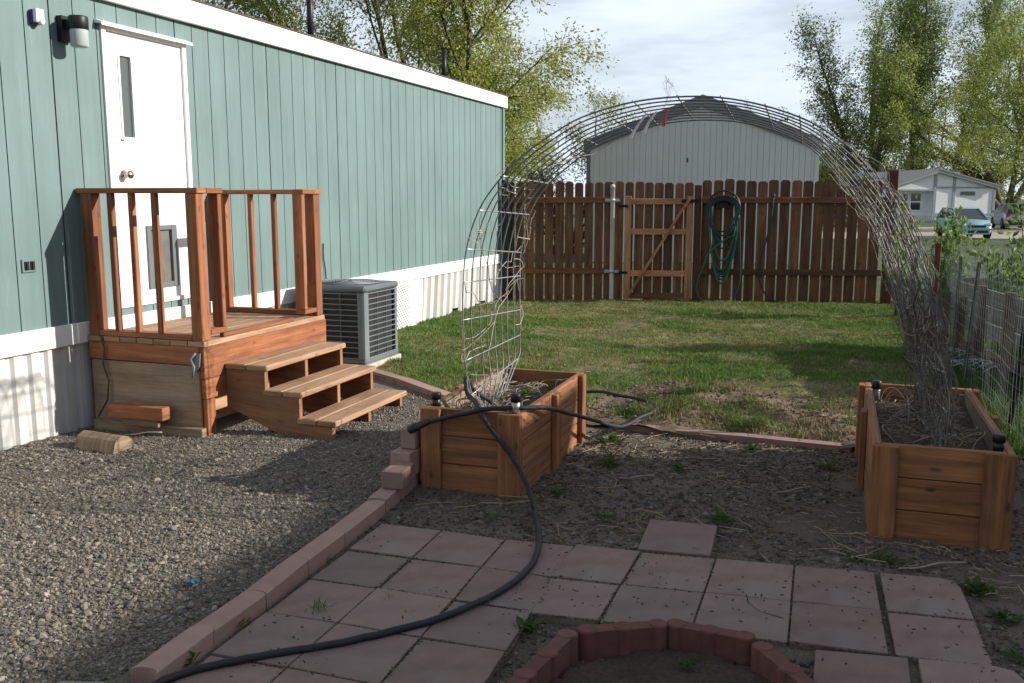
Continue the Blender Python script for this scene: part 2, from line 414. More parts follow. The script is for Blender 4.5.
def stones(n, u, size, pal, name, mesh=(ICO, ICF), zf=None):
    k = len(n); B, Fm = mesh; nb = len(B)
    z = (zf or gravel_z)(n, u); x, y = H2W(n, u)
    sc = np.stack([size*rng.uniform(.75, 1.35, k), size*rng.uniform(.7, 1.2, k), size*rng.uniform(.45, .85, k)], -1)
    a = rng.uniform(0, 6.283, k); tl = rng.normal(0, .35, k)
    P = B[None]*(1+rng.normal(0, .16, (k, nb, 1)))*sc[:, None]
    ca, sa = np.cos(a)[:, None], np.sin(a)[:, None]; ct, st = np.cos(tl)[:, None], np.sin(tl)[:, None]
    X, Y, Z = P[..., 0], P[..., 1], P[..., 2]
    Y, Z = Y*ct-Z*st, Y*st+Z*ct; X, Y = X*ca-Y*sa, X*sa+Y*ca
    V = np.stack([X+x[:, None], Y+y[:, None], Z+(z+size*.25)[:, None]], -1).reshape(-1, 3)
    F = (Fm[None]+(np.arange(k)*nb)[:, None, None]).reshape(-1, 3)
    pal = np.array(pal)*np.array([1.02, 1., .95]); c = pal[rng.integers(0, len(pal), k)]*rng.uniform(.45, .80, (k, 1))
    return tag(np_mesh(name, V, F, M['stones'], np.repeat(c, nb, 0)), kind='stuff')
PAL = [(.28, .245, .205), (.33, .285, .235), (.23, .195, .16), (.16, .145, .135), (.19, .185, .185), (.38, .335, .28), (.27, .22, .17), (.32, .265, .20), (.13, .12, .115), (.46, .42, .37), (.21, .18, .15)]
k = 190000
u_ = .9+5.9*rng.random(k)**1.0; n_ = rng.uniform(-4.88, -2.2, k)
ok = (u_ < lawn_front(n_)-.03) & ~((n_ < -3.95) & (u_ > 5.05) & (u_ < 6.5))
near = u_ < 4.6
for sel, ms, nm in ((ok & near, (ICO, ICF), 'loose_gravel'), (ok & ~near, (OCT, OCF), 'loose_gravel_by_steps')):
    stones(n_[sel], u_[sel], np.clip(rng.lognormal(math.log(.0040), .50, sel.sum()), .0026, .022), PAL, nm, ms)
PAL2 = [tuple(c*.72 for c in p) for p in PAL]+[(.11, .085, .06), (.14, .10, .075)]
k = 34000
u_ = rng.uniform(2.3, 6.1, k); n_ = rng.uniform(-2.2, 1.7, k)
ok = (~in_patio(n_, u_)) & (u_ < lawn_front(n_)-.03) & (fbm(n_, u_, 1.6, 15) > .36) & ~((n_ > -2.1) & (n_ < -1.53) & (u_ > 4.52)) & ~((n_ > .2) & (n_ < .77) & (u_ > 4.5))
stones(n_[ok], u_[ok], np.clip(rng.lognormal(math.log(.0072), .4, ok.sum()), .004, .02), PAL2, 'loose_gravel_between_planters', (OCT, OCF))
# few small stones and crumbs lying on the pavers
# ---- dead litter on the mulched strip: straw, chips and twigs
def litter(k, region, name, zf, lmin, lmax, w, pal, keep):
    n_ = rng.uniform(region[0], region[1], k); u_ = rng.uniform(region[2], region[3], k); ok = keep(n_, u_); n_, u_ = n_[ok], u_[ok]; k = len(n_)
    x, y = H2W(n_, u_); z = zf(n_, u_)+.012
    a = rng.uniform(0, 6.283, k); l = rng.uniform(lmin, lmax, k)*.5; tl = rng.normal(0, .12, k)
    dx, dy, dz = np.cos(a)*l, np.sin(a)*l, tl*l; wx, wy = -np.sin(a)*w, np.cos(a)*w
    bend = rng.normal(0, .25, k)
    P = np.stack([x, y, z], -1); D = np.stack([dx, dy, dz], -1); Wv = np.stack([wx, wy, np.zeros(k)], -1)
    up = np.array([0, 0, w*1.2]); mid = P+np.stack([wx/w*l*bend, wy/w*l*bend, np.zeros(k)], -1)
    V = np.stack([P-D-Wv, P-D+Wv, P-D+up, mid-Wv, mid+Wv, mid+up, P+D-Wv, P+D+Wv, P+D+up], 1).reshape(-1, 3)
    f = np.array([(0, 3, 5, 2), (1, 2, 5, 4), (0, 1, 4, 3), (3, 6, 8, 5), (4, 5, 8, 7), (3, 4, 7, 6)])
    F = (f[None]+(np.arange(k)*9)[:, None, None]).reshape(-1, 4)
    c = np.array(pal)[rng.integers(0, len(pal), k)]*rng.uniform(.6, 1.3, (k, 1))
    return tag(np_mesh(name, V, F, M['litter'], np.repeat(c, 9, 0)), kind='stuff')
STRAW = [(.26, .20, .13), (.20, .145, .09), (.13, .09, .06), (.33, .26, .17), (.10, .075, .055)]
bedm = lambda n, u: ~((n > -2.1) & (n < -1.53) & (u > 4.52)) & ~((n > .2) & (n < .77) & (u > 4.5))
litter(5200, (-2.0, 1.6, 3.9, 6.1), 'straw_litter', gravel_z, .012, .07, .0022, STRAW, lambda n, u: ~in_patio(n, u) & bedm(n, u) & (u < lawn_front(n)-.05) & (fbm(n, u, 1.4, 31) > .38))
litter(420, (-2.0, 1.6, 3.9, 6.1), 'dead_twigs', gravel_z, .08, .30, .0026, STRAW, lambda n, u: ~in_patio(n, u) & bedm(n, u) & (u < lawn_front(n)-.1) & (fbm(n, u, 1.1, 33) > .45))
litter(500, (-.75, .1, 2.3, 3.0), 'straw_in_fire_ring', gravel_z, .02, .12, .0022, STRAW, lambda n, u: np.hypot((n+.36)/.42, (u-2.6)/.42) < .95)
litter(900, (-2.0, .56, 2.2, 3.95), 'crumbs_on_patio', lambda n, u: n*0+.026, .004, .016, .003, [(.05, .035, .028), (.09, .06, .045), (.20, .17, .14)], lambda n, u: in_patio(n, u) & (fbm(n, u, 2.5, 41) > .47))

k = 26000
n_ = rng.uniform(-2.2, 1.0, k); u_ = rng.uniform(6.05, 8.6, k); ok = (bare(n_, u_) > .35) & (u_ > lawn_front(n_)+.04) & (rng.random(k) < bare(n_, u_)*.8)
stones(n_[ok], u_[ok], np.clip(rng.lognormal(math.log(.0055), .55, ok.sum()), .002, .024), [(.21, .155, .105), (.17, .12, .08), (.25, .19, .135), (.13, .095, .065), (.30, .25, .20)], 'soil_clods', (OCT, OCF), lawn_z)
litter(900, (-2.2, 1.0, 6.05, 8.4), 'dry_grass_litter', lawn_z, .015, .07, .002, [(.36, .29, .17), (.28, .21, .12), (.22, .16, .09)], lambda n, u: (bare(n, u) > .25) & (u > lawn_front(n)+.04))
# ---- turf blades
def blades(n, u, z, h, w, col, name):
    k = len(n); x, y = H2W(n, u); a = rng.uniform(0, 6.283, k); l = rng.uniform(.15, 1.0, k)*h
    b = rng.uniform(0, 6.283, k); wx, wy = np.cos(b)*w/2, np.sin(b)*w/2
    P = np.stack([x, y, z], -1); Wv = np.stack([wx, wy, np.zeros(k)], -1)
    mid = P+np.stack([np.cos(a)*l*.3, np.sin(a)*l*.3, h*.6], -1); tip = P+np.stack([np.cos(a)*l, np.sin(a)*l, h*rng.uniform(.75, 1., k)], -1)
    V = np.stack([P-Wv, P+Wv, mid-Wv*.8, mid+Wv*.8, tip], 1).reshape(-1, 3)
    f = np.array([(0, 1, 3), (0, 3, 2), (2, 3, 4)]); F = (f[None]+(np.arange(k)*5)[:, None, None]).reshape(-1, 3)
    return tag(np_mesh(name, V, F, M['blade'], np.repeat(col, 5, 0)), kind='stuff')
k = 420000
n_ = rng.uniform(-4.95, 1.0, k); u_ = rng.uniform(6.05, 15.8, k)
b_ = bare(n_, u_); dr_ = dry(n_, u_)
thin = fbm(n_, u_, 4.5, 22)
ok = (u_ > lawn_front(n_)+.02) & (u_ < fence_u(n_)+.25) & (rng.random(k) > b_*1.15-.01) & (rng.random(k) < .30+1.7*(thin-.25))
n_, u_, dr_ = n_[ok], u_[ok], dr_[ok]; k = len(n_)
h_ = rng.uniform(.018, .048, k)*(1-.42*dr_)*(.35+1.5*fbm(n_, u_, 2.6, 23)); h_ *= 1+.2*np.exp(-((u_-fence_u(n_))/.25)**2)
gr = np.stack([rng.uniform(.085, .155, k), rng.uniform(.165, .255, k), rng.uniform(.028, .05, k)], -1)
st = np.stack([rng.uniform(.22, .36, k), rng.uniform(.19, .29, k), rng.uniform(.09, .14, k)], -1)
isd = (rng.random(k) < .05+.46*dr_)[:, None]
blades(n_, u_, lawn_z(n_, u_)-.003, h_, .0055+.0004*(u_-6), np.where(isd, st, gr), 'lawn_grass')
W2N = inv(3.98, 8.42)
k = 60000
n_ = rng.uniform(1.0, 7., k)**1.; u_ = rng.uniform(3.4, 17, k)
ok = ((n_ > 2.) | (u_ > 6.)) & (np.hypot(n_-W2N[0], u_-W2N[1]) > .75) & (rng.random(k) < .2+fbm(n_, u_, 1.2, 44))
n_, u_ = n_[ok], u_[ok]; k = len(n_)
gr = np.stack([rng.uniform(.045, .10, k), rng.uniform(.085, .16, k), rng.uniform(.015, .035, k)], -1)
blades(n_, u_, yard_z(n_, u_)-.004, rng.uniform(.05, .17, k), .010, gr, 'yard_grass')
# thick tufts standing in and round the bare dirt
tn, tu, tz, th, tw, tcol = [], [], [], [], [], []
rt = np.random.default_rng(3)
for i in range(58):
    cn_, cu_ = rt.normal(-.75, .75), 6.3+abs(rt.normal(.35, .45)); k = int(rt.integers(60, 260)); r_ = rt.uniform(.03, .11)
    if cu_ < lawn_front(cn_)+.08 or cn_ < -1.45 or cn_ > .75: continue
    tn.append(rt.normal(cn_, r_, k)); tu.append(rt.normal(cu_, r_*.8, k)); hh_ = rt.uniform(.03, .075); th.append(hh_*rt.uniform(.5, 1.1, k))
    dryt = rt.random() < .3
    base_ = np.array([.30, .235, .12]) if dryt else np.array([.11, .17, .035]); tcol.append(base_*rt.uniform(.65, 1.3, (k, 1)))
tn, tu, th, tcol = map(np.concatenate, (tn, tu, th, tcol)); okk = tu > lawn_front(tn)+.03; tn, tu, th, tcol = tn[okk], tu[okk], th[okk], tcol[okk]
blades(tn, tu, lawn_z(tn, tu)-.004, th, .0055, tcol, 'grass_tufts')
# grass growing through the wire along the fence line
k = 9000
n_ = rng.normal(1.05, .16, k); u_ = rng.uniform(6.1, 15.2, k); ok = n_ > .84; n_, u_ = n_[ok], u_[ok]; k = len(n_)
gr = np.stack([rng.uniform(.05, .10, k), rng.uniform(.10, .16, k), rng.uniform(.015, .035, k)], -1)
blades(n_, u_, np.zeros(k)-.005, rng.uniform(.06, .20, k), .007, gr, 'fence_line_grass')

# ---- driveway beyond the yard
mb = MB(); pts = []
xs = np.linspace(8, 90, 40)
def dz(x, y): return ground_z(x, y)+.02
for i in range(len(xs)-1):
    for y0, y1 in ((47., 53), (53, 59), (59, 66)):
        q = [(xs[i], y0), (xs[i+1], y0), (xs[i+1], y1), (xs[i], y1)]
        mb.face([(a, b, dz(a, b)) for a, b in q])
tag(mb.build('driveway', M['drive'], None, (0, 0, 0), 'W'), kind='structure')

# ================================================================== MOBILE HOME (long teal house on the left)
WN = -4.88           # wall plane
house = thing('mobile_home', 'long teal mobile home with white fascia and cream skirting along the gravel', 'house', (WN, 5., 0))
U0, U1, ZT, ZF = -3.0, 13.60, .585, 2.915
D0, D1, DB, DT = 5.385, 6.215, .80, 2.735        # door opening
# grooved siding: profile of boards and grooves, built as real relief
mb = MB(); step = .2035
ph0 = 8.58-step*60
def strip(u0, u1, z0, z1, x):
    mb.face([(x, u0, z0), (x, u1, z0), (x, u1, z1), (x, u0, z1)], [(u0, z0), (u1, z0), (u1, z1), (u0, z1)])
edges = [U0]; k = 0
gl = []
while True:
    g_ = ph0+k*step; k += 1
    if g_ > U1: break
    if g_ > U0: gl.append((g_, .013 if (k-1) % 6 == 0 else .008))
zr = lambda a, b: [(ZT, ZF+.05)] if b <= D0+.001 or a >= D1-.001 else [(ZT, DB), (DT, ZF+.05)]
cur = U0
def seg_strip(a, b, x):
    cuts = sorted(set([a, b]+[c for c in (D0, D1) if a < c < b]))
    for p, q in zip(cuts, cuts[1:]):
        for z0, z1 in zr(p, q): strip(p, q, z0, z1, x)
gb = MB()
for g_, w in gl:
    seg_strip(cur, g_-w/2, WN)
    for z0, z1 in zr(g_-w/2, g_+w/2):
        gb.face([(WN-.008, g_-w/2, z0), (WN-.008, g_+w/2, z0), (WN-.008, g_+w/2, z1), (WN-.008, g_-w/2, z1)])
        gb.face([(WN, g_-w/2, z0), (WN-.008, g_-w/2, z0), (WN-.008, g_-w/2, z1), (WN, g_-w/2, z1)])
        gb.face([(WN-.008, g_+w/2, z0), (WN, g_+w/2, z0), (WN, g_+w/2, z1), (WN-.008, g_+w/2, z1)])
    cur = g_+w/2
seg_strip(cur, U1, WN)
# end walls and back wall
for uu in (U0, U1):
    mb.face([(WN, uu, ZT), (WN-4.3, uu, ZT), (WN-4.3, uu, ZF+.05), (WN-2.15, uu, ZF+.42), (WN, uu, ZF+.05)])
mb.face([(WN-4.3, U0, ZT), (WN-4.3, U1, ZT), (WN-4.3, U1, ZF+.05), (WN-4.3, U0, ZF+.05)])
wall = mb.build('siding', M['teal'], house)
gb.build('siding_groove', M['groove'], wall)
mb = MB(); mb.bx(WN+.002, WN+.022, U1-.07, U1+.01, ZT+.15, ZF, 1.); mb.build('corner_board', M['teal'], house, bevel=.003)
# belt trim
mb = MB(); mb.bx(WN-.02, WN+.022, U0, U1+.012, ZT, ZT+.142, 1.); mb.build('belt_trim', M['white'], house, bevel=.004)
# fascia and roof
mb = MB(); mb.bx(WN+.01, WN+.05, U0-.1, U1+.06, ZF, ZF+.172, 1.); mb.build('fascia', M['white'], house, bevel=.004)
mb = MB()
zt = ZF+.18
for a, b in (((WN+.056, zt-.006), (WN-2.15, zt+.42)), ((WN-2.15, zt+.42), (WN-4.38, zt))):
    mb.prism([(a[0], U0-.12, a[1]), (b[0], U0-.12, b[1]), (b[0], U0-.12, b[1]+.013), (a[0], U0-.12, a[1]+.013)], (0, U1-U0+.22, 0))
roof = mb.build('roof', M['roofing'], house)
for uu, nn, hh in ((9.04, WN-.55, .62), (12.4, WN-.45, .42)):
    mb = MB(); zb = zt+.02+.42*(WN-nn)/2.15
    mb.tube([(nn, uu, zb-.05), (nn, uu, zb+hh)], .035, 10); mb.lathe((nn, uu, zb-.03), [(.13, 0), (.10, .04), (.045, .10)], 14)
    mb.build('vent_pipe', M['darkmetal'], house)
# skirting: ribbed panels, lattice by the condenser, plain board, then loose panels
mb = MB()
def ribs(mb, a, b, zb, zt_, pitch, depth, lean=0., ragged=0.):
    u = a
    while u < b-1e-4:
        w = min(pitch, b-u); z0 = zb+(random.random()**3)*ragged; t_ = random.uniform(.9, 1.06)
        p = [(WN-.03, u), (WN-.03+depth, u+w*.12), (WN-.03+depth, u+w*.62), (WN-.03, u+w*.74), (WN-.03, u+w)]
        for q, r in zip(p, p[1:]):
            mb.face([(q[0], q[1]+lean, z0), (r[0], r[1]+lean, z0), (r[0], r[1], zt_), (q[0], q[1], zt_)], tint=t_)
        u += w
ribs(mb, U0, 5.0, -.02, ZT, .135, .022)
ribs(mb, 5.0, 9.55, -.02, ZT, .135, .016)
mb.build('skirting', M['skirt'], house)
mb = MB(); mb.bx(WN-.028, WN-.006, 10.26, 10.62, -.02, ZT, 1.); mb.build('skirting_board', M['white'], house, bevel=.003)
mb = MB(); ribs(mb, 10.63, 13.72, -.01, ZT, .21, .035, -.08, .13); mb.build('loose_skirting', M['skirt'], house)
mb = MB(); mb.bx(WN-.30, WN-.28, 9.5, 13.7, -.05, ZT, .25); mb.build('crawl_space_wall', M['black'], house)  # black sheet stands in for the shade under the home
mb = MB()
la, lb = 9.55, 10.26
mb.bx(WN-.03, WN-.004, la, la+.04, 0, ZT, 1); mb.bx(WN-.03, WN-.004, lb-.04, lb, 0, ZT, 1); mb.bx(WN-.029, WN-.003, la, lb, -.02, .04, 1); mb.bx(WN-.029, WN-.003, la, lb, ZT-.03, ZT-.001, 1)
for sgn in (1, -1):
    k = -12
    while k < 22:
        c0 = la+k*.062; k += 1
        p0 = [c0, 0.]; p1 = [c0+sgn*ZT, ZT]
        lo, hi = la+.01, lb-.01
        def clip(pa, pb):
            pts = []
            (x0, z0), (x1, z1) = pa, pb
            t0, t1 = 0., 1.; dx = x1-x0
            ta, tb = (lo-x0)/dx, (hi-x0)/dx
            if ta > tb: ta, tb = tb, ta
            t0, t1 = max(0, ta), min(1, tb)
            if t1-t0 < .03: return None
            return (x0+dx*t0, z0+(z1-z0)*t0), (x0+dx*t1, z0+(z1-z0)*t1)
        c = clip(p0, p1)
        if c: mb.bar((WN-.012-.006*sgn, c[0][0], c[0][1]), (WN-.012-.006*sgn, c[1][0], c[1][1]), .030, .005, (1, 0, 0), 1.)
mb.build('lattice', M['white'], house)
mb = MB(); mb.bx(WN-.06, WN-.045, 9.5, 10.3, -.05, ZT, .55); mb.build('lattice_backing', M['skirt'], house)
# door with frame, narrow window, knob, pet flap and drip cap
mb = MB()
f = .03
for a, b, c, d_ in ((D0-f, D0+.012, DB-.02, DT+.02), (D1-.012, D1+f, DB-.02, DT+.02)): mb.bx(WN-.05, WN+.018, a, b, c, d_, 1)
mb.bx(WN-.05, WN+.017, D0+.012, D1-.012, DT-.012, DT+.02, 1); mb.bx(WN-.05, WN+.019, D0+.012, D1-.012, DB-.02, DB+.012, 1)
mb.build('door_frame', M['white'], house, bevel=.003)
mb = MB()
dn = WN-.004; wu0, wu1, wz0, wz1 = 5.525, 5.645, 2.0, 2.575; pu0, pu1, pz0, pz1 = 5.73, 6.005, .92, 1.335
us_ = sorted([D0+.014, wu0, wu1, pu0, pu1, D1-.014]); zs_ = sorted([DB+.014, pz0, pz1, wz0, wz1, DT-.014])
for a, b in zip(us_, us_[1:]):
    for c, d_ in zip(zs_, zs_[1:]):
        m_u, m_z = (a+b)/2, (c+d_)/2
        if wu0 < m_u < wu1 and wz0 < m_z < wz1: continue
        if pu0 < m_u < pu1 and pz0 < m_z < pz1: continue
        mb.face([(dn, a, c), (dn, b, c), (dn, b, d_), (dn, a, d_)])
door = mb.build('door', M['door'], house)
mb = MB(); mb.bx(dn-.02, dn-.012, wu0-.01, wu1+.01, wz0-.01, wz1+.01, 1); mb.build('door_window', M['doorglass'], door)
mb = MB()
for a, b, c, d_ in ((wu0-.012, wu0+.004, wz0-.012, wz1+.012), (wu1-.004, wu1+.012, wz0-.012, wz1+.012)): mb.bx(dn-.012, dn+.008, a, b, c, d_, 1)
mb.bx(dn-.012, dn+.007, wu0, wu1, wz1-.004, wz1+.012, 1); mb.bx(dn-.012, dn+.007, wu0, wu1, wz0-.012, wz0+.004, 1); mb.build('window_bead', M['door'], door)
mb = MB()
mb.lathe((dn, 5.505, 1.735), [(.034, 0), (.034, .006), (.012, .012), (.012, .035), (.026, .045), (.032, .058), (.026, .072), (.001, .076)], 16, (1, 0, 0)); mb.lathe((dn, 5.515, 1.985), [(.012, 0), (.012, .008), (.001, .009)], 10, (1, 0, 0))
mb.build('door_knob', M['brass'], door)
mb = MB()
for a, b, c, d_ in ((pu0-.03, pu0+.012, pz0-.03, pz1+.03), (pu1-.03, pu1+.03, pz0-.03, pz1+.03)): mb.bx(dn-.015, dn+.014, a, b, c, d_, .8)
mb.bx(dn-.015, dn+.013, pu0+.012, pu1-.03, pz1-.006, pz1+.03, .8); mb.bx(dn-.015, dn+.013, pu0+.012, pu1-.03, pz0-.03, pz0+.012, .8)
pf = mb.build('pet_door_frame', M['acgrey'], door, bevel=.003)
mb = MB(); mb.bx(dn-.02, dn-.010, pu0+.003, pu1-.02, pz0+.003, pz1, 1); mb.build('pet_flap', M['petflap'], pf)
mb = MB()
prof = [(WN, DT+.022), (WN+.055, DT+.018), (WN+.062, DT+.004), (WN+.068, DT+.006), (WN+.06, DT+.028), (WN, DT+.05)]
mb.prism([(a, D0-.075, z) for a, z in prof], (0, D1-D0+.13, 0)); mb.build('drip_cap', M['white'], house)
# wall lamp
mb = MB(); mb.bx(WN, WN+.045, 4.975, 5.075, 2.585, 2.745, 1); mb.bx(WN+.04, WN+.09, 5.0, 5.05, 2.66, 2.72, 1)
mb.lathe((WN+.135, 5.025, 2.655), [(.0, .085), (.058, .085), (.062, .075), (.062, .0), (.05, .0)], 20)
lamp = mb.build('porch_lamp', M['darkmetal'], house, bevel=.003)
mb = MB(); mb.lathe((WN+.135, 5.025, 2.545), [(.0, .0), (.05, .0), (.056, .01), (.056, .11)], 20); mb.build('lamp_shade', M['clear'], lamp)
# small blue-and-white sensor
mb = MB(); mb.bx(WN, WN+.03, 4.755, 4.825, 2.655, 2.745, 1); sn = mb.build('motion_sensor', M['purple'], house, bevel=.008, seg=2)
mb = MB(); mb.bx(WN+.031, WN+.062, 4.757, 4.823, 2.665, 2.748, 1); mb.lathe((WN+.055, 4.80, 2.675), [(.001, -.02), (.022, -.015), (.026, 0), (.022, .015), (.001, .02)], 12, (1, .3, -.3)); mb.build('sensor_face', M['white'], sn, bevel=.006, seg=2)
# outdoor outlet
mb = MB(); mb.bx(WN, WN+.012, 4.545, 4.655, 1.10, 1.185, 1); ol = mb.build('outlet', M['teal'], house, bevel=.003)
mb = MB()
for a in (4.56, 4.605): mb.bx(WN+.012, WN+.018, a, a+.034, 1.115, 1.17, 1); mb.bx(WN+.018, WN+.026, a+.008, a+.014, 1.118, 1.165, 1)
mb.build('outlet_cover', M['darkmetal'], ol)
# conduit and small box above the condenser
mb = MB(); mb.tube([(WN+.012, 8.22, 1.12), (WN+.014, 8.21, .98), (WN+.016, 8.235, .86), (WN+.02, 8.24, .76)], .006, 6); mb.build('thermostat_cable', M['darkmetal'], house)
mb = MB(); mb.bx(WN, WN+.05, 8.02, 8.12, .735, .845, 1); mb.build('disconnect_box', M['acgrey'], house, bevel=.004)

# ================================================================== PORCH AND STEPS
PN, PA, PB = -3.90, 5.03, 6.55
porch = thing('porch', 'small redwood porch with open railings under the white door', 'porch', (-4.4, 5.8, 0))
def part(name, mat, parent, fn, bevel=.004):
    m = MB(); fn(m); return m.build(name, M[mat], parent, bevel=bevel)
# rim boards
part('rim_board', 'porch', porch, lambda m: m.bx(PN-.038, PN, PA, PB+.04, .385, .60))
part('rim_board', 'porch', porch, lambda m: m.bx(PN-.040, PN-.003, PA+.01, PB, .245, .382))
part('rim_board', 'porch', porch, lambda m: m.bx(WN+.03, PN-.041, PA, PA+.036, .475, .60))
part('rim_board', 'porch', porch, lambda m: m.bx(WN+.03, PN-.041, PB-.036, PB, .42, .60))
# deck
def fn(m):
    x = WN+.03
    while x < PN+.015:
        w = min(.138, PN+.03-x); m.bx(x, x+w-.006, PA-.005, PB+.005, .60, .636); x += w
part('deck_boards', 'deck', porch, fn, .003)
part('deck_edge', 'porch', porch, lambda m: m.bx(PN-.035, PN+.002, 5.25, 6.12, .637, .667))
# legs
for u in (PA+.05, PB-.06):
    part('leg', 'porch', porch, lambda m: m.bx(PN-.13, PN-.042, u-.044, u+.044, -.03, .475 if u < 6 else .60))
part('leg', 'porch', porch, lambda m: m.bx(PN-.036, PN-.001, PA+.012, PA+.10, -.03, .243))
# railings: (left at PA, right at PB) each: wall post, balusters, corner return, cap
def railing(u, s, nb):
    zt_, zb = 1.60, .638
    b0 = u if s > 0 else u-.038
    rail = part('railing', 'porch', porch, lambda m: m.bx(WN+.012, PN+.012, u-.004 if s > 0 else u-.092, u+.092 if s > 0 else u+.004, zt_, zt_+.036))
    part('bottom_plate', 'porch', rail, lambda m: m.bx(WN+.11, PN-.09, u+.003 if s > 0 else u-.087, u+.087 if s > 0 else u-.003, zb, zb+.036))
    lo = (u, u+.088) if s > 0 else (u-.088, u)
    part('post', 'porch', rail, lambda m: m.bx(WN+.045, WN+.133, lo[0], lo[1], zb, zt_))
    for x in nb:
        part('baluster', 'porch', rail, lambda m: m.box((x, (lo[0]+lo[1])/2-.02*s, (zb+.036+zt_)/2), (.038, .040, zt_-zb-.036), None))
    part('post', 'porch', rail, lambda m: m.bx(PN-.088, PN-.002, lo[0], lo[1], zb, zt_))
    # short return along the front edge
    e = u+.265*s; a, b = sorted((u+.093*s, e))
    part('rail_return', 'porch', rail, lambda m: m.bx(PN-.088, PN+.012, a, b, zt_, zt_+.036))
    part('bottom_plate', 'porch', rail, lambda m: m.bx(PN-.086, PN, a, b-.0 if s > 0 else b, zb+.032, zb+.068))
    p0, p1 = (e-.040, e-.002) if s > 0 else (e+.002, e+.040)
    part('post', 'porch', rail, lambda m: m.bx(PN-.088, PN-.002, p0, p1, zb+.069, zt_))
railing(PA, 1, (-4.60, -4.43, -4.245))
railing(PB, -1, (-4.53, -4.31))
# side panel of plywood with sill
part('side_panel', 'ply', porch, lambda m: m.bx(WN+.04, PN-.05, PA+.004, PA+.02, .05, .468))
part('side_sill', 'ply', porch, lambda m: m.bx(WN+.07, PN-.01, PA-.045, PA+.003, -.02, .055))
def fn(m):
    m.prism([(PN-.02, PA-.002, .56), (PN-.09, PA-.002, .545), (PN-.10, PA-.002, .49), (PN-.06, PA-.002, .43), (PN-.03, PA-.002, .47)], (0, -.012, 0))
    m.tube([(PN-.05, PA-.02, .56), (PN-.085, PA-.03, .52), (PN-.06, PA-.03, .47), (PN-.075, PA-.03, .40)], .009, 6)
part('gate_latch', 'acgrey', porch, fn, 0)
part('cross_brace', 'deck', porch, lambda m: m.bar((PN-.14, PA+.12, .12), (PN-.14, PB-.15, .10), .035, .14))
# staircase
def stair():
    SA, SB = 5.25, 6.30
    st = bpy.data.objects.new('staircase', None); COL.objects.link(st); st.parent = porch; st['_b'] = tuple(porch['_b'])
    prof = [(PN+.002, .42), (PN+.002, .16), (-3.46, -.02), (-3.085, -.02), (-3.085, .078), (-3.33, .078), (-3.33, .255), (-3.59, .255), (-3.59, .42)]
    for i, u in enumerate((SA, (SA+SB)/2-.02, SB-.04)):
        m = MB(); m.prism([(a, u, z) for a, z in prof], (0, .038, 0), random.uniform(.85, 1.)); m.build('stringer', M['stain'], st, bevel=.003)
    for (a, b, z) in ((PN+.004, -3.565, .42), (-3.60, -3.305, .255), (-3.345, -3.05, .078)):
        m = MB(); w = (b-a)/2
        m.bx(a, a+w-.003, SA-.012, SB+.012, z+.001, z+.039, .95); m.bx(a+w+.003, b, SA-.012, SB+.012, z+.001, z+.039, 1.06)
        m.build('tread', M['deck'], st, bevel=.006)
stair()
# timber offcut lying on the sill, log on the gravel, cable
mb = MB(); mb.box((-4.37, 4.935, .155), (.44, .09, .088), Matrix.Rotation(R(1.5), 3, 'Z'), 1.15); tag(mb.build('wood_block', M['porch'], None, (-4.37, 4.935, .11), bevel=.004), 'short orange timber block fixed low against the grey plywood of the porch', 'wood block')
mb = MB(); mb.box((-4.37, 4.955, .083), (.30, .05, .055), None, .7); 
tag(mb.build('block_rest', M['ply'], None, (-4.37, 4.955, .055)), 'grey wood scrap on the sill under the orange timber block', 'wood scrap')
pr = []
for i in range(13):
    a = math.pi*i/12; pr.append((math.cos(a)*.085+random.uniform(-.006, .006), math.sin(a)*.10+random.uniform(-.006, .006)))
mb = MB(); ax = Vector((.50, -.02, 0)); q0 = Vector((-4.52, 4.60, -.005))
sd = Vector((.04, 1, 0)).normalized()
mb.prism([q0+sd*a+Vector((0, 0, z)) for a, z in pr], (.34, -.035, 0), .8, True)
tag(mb.build('split_log', M['logw'], None, (-4.45, 4.60, 0)), 'pale half-round log lying on the gravel beside the skirting', 'log')
mb = MB(); mb.tube([(-4.73, PA-.012, .64), (-4.70, PA-.018, .55), (-4.72, PA-.02, .45), (-4.68, PA-.02, .33), (-4.69, PA-.03, .2), (-4.76, PA-.05, .08)], .006, 6)
tag(mb.build('green_cable', M['stem'], None, (-4.72, PA-.02, .05)), 'thin dark green cable hanging down the plywood side of the porch', 'cable')

# ================================================================== AIR CONDITIONER
ac = thing('air_conditioner', 'grey louvred air conditioner unit beside the porch steps', 'air conditioner', (-4.42, 7.86, 0))
A0, A1, B0, B1, AZ = -4.75, -4.05, 7.53, 8.22, .77
part('pad', 'concrete', ac, lambda m: m.bx(A0-.02, A1+.015, B0-.02, B1+.02, -.03, .045), .006)
part('base_pan', 'acgrey', ac, lambda m: m.bx(A0, A1, B0, B1, .046, .095), .012)
part('coil', 'accoil', ac, lambda m: m.bx(A0+.03, A1-.03, B0+.03, B1-.03, .095, AZ-.06), 0)
for x, y in ((A0, B0), (A1, B0), (A0, B1), (A1, B1)):
    sx = 1 if x == A0 else -1; sy = 1 if y == B0 else -1; w = .075
    part('corner_post', 'acgrey', ac, lambda m: m.prism([(x, y+sy*w, .095), (x, y+sy*.03, .095), (x+sx*.009, y+sy*.009, .095), (x+sx*.03, y, .095), (x+sx*w, y, .095), (x+sx*w, y+sy*.02, .095), (x+sx*.02, y+sy*w, .095)], (0, 0, AZ-.155)), 0)
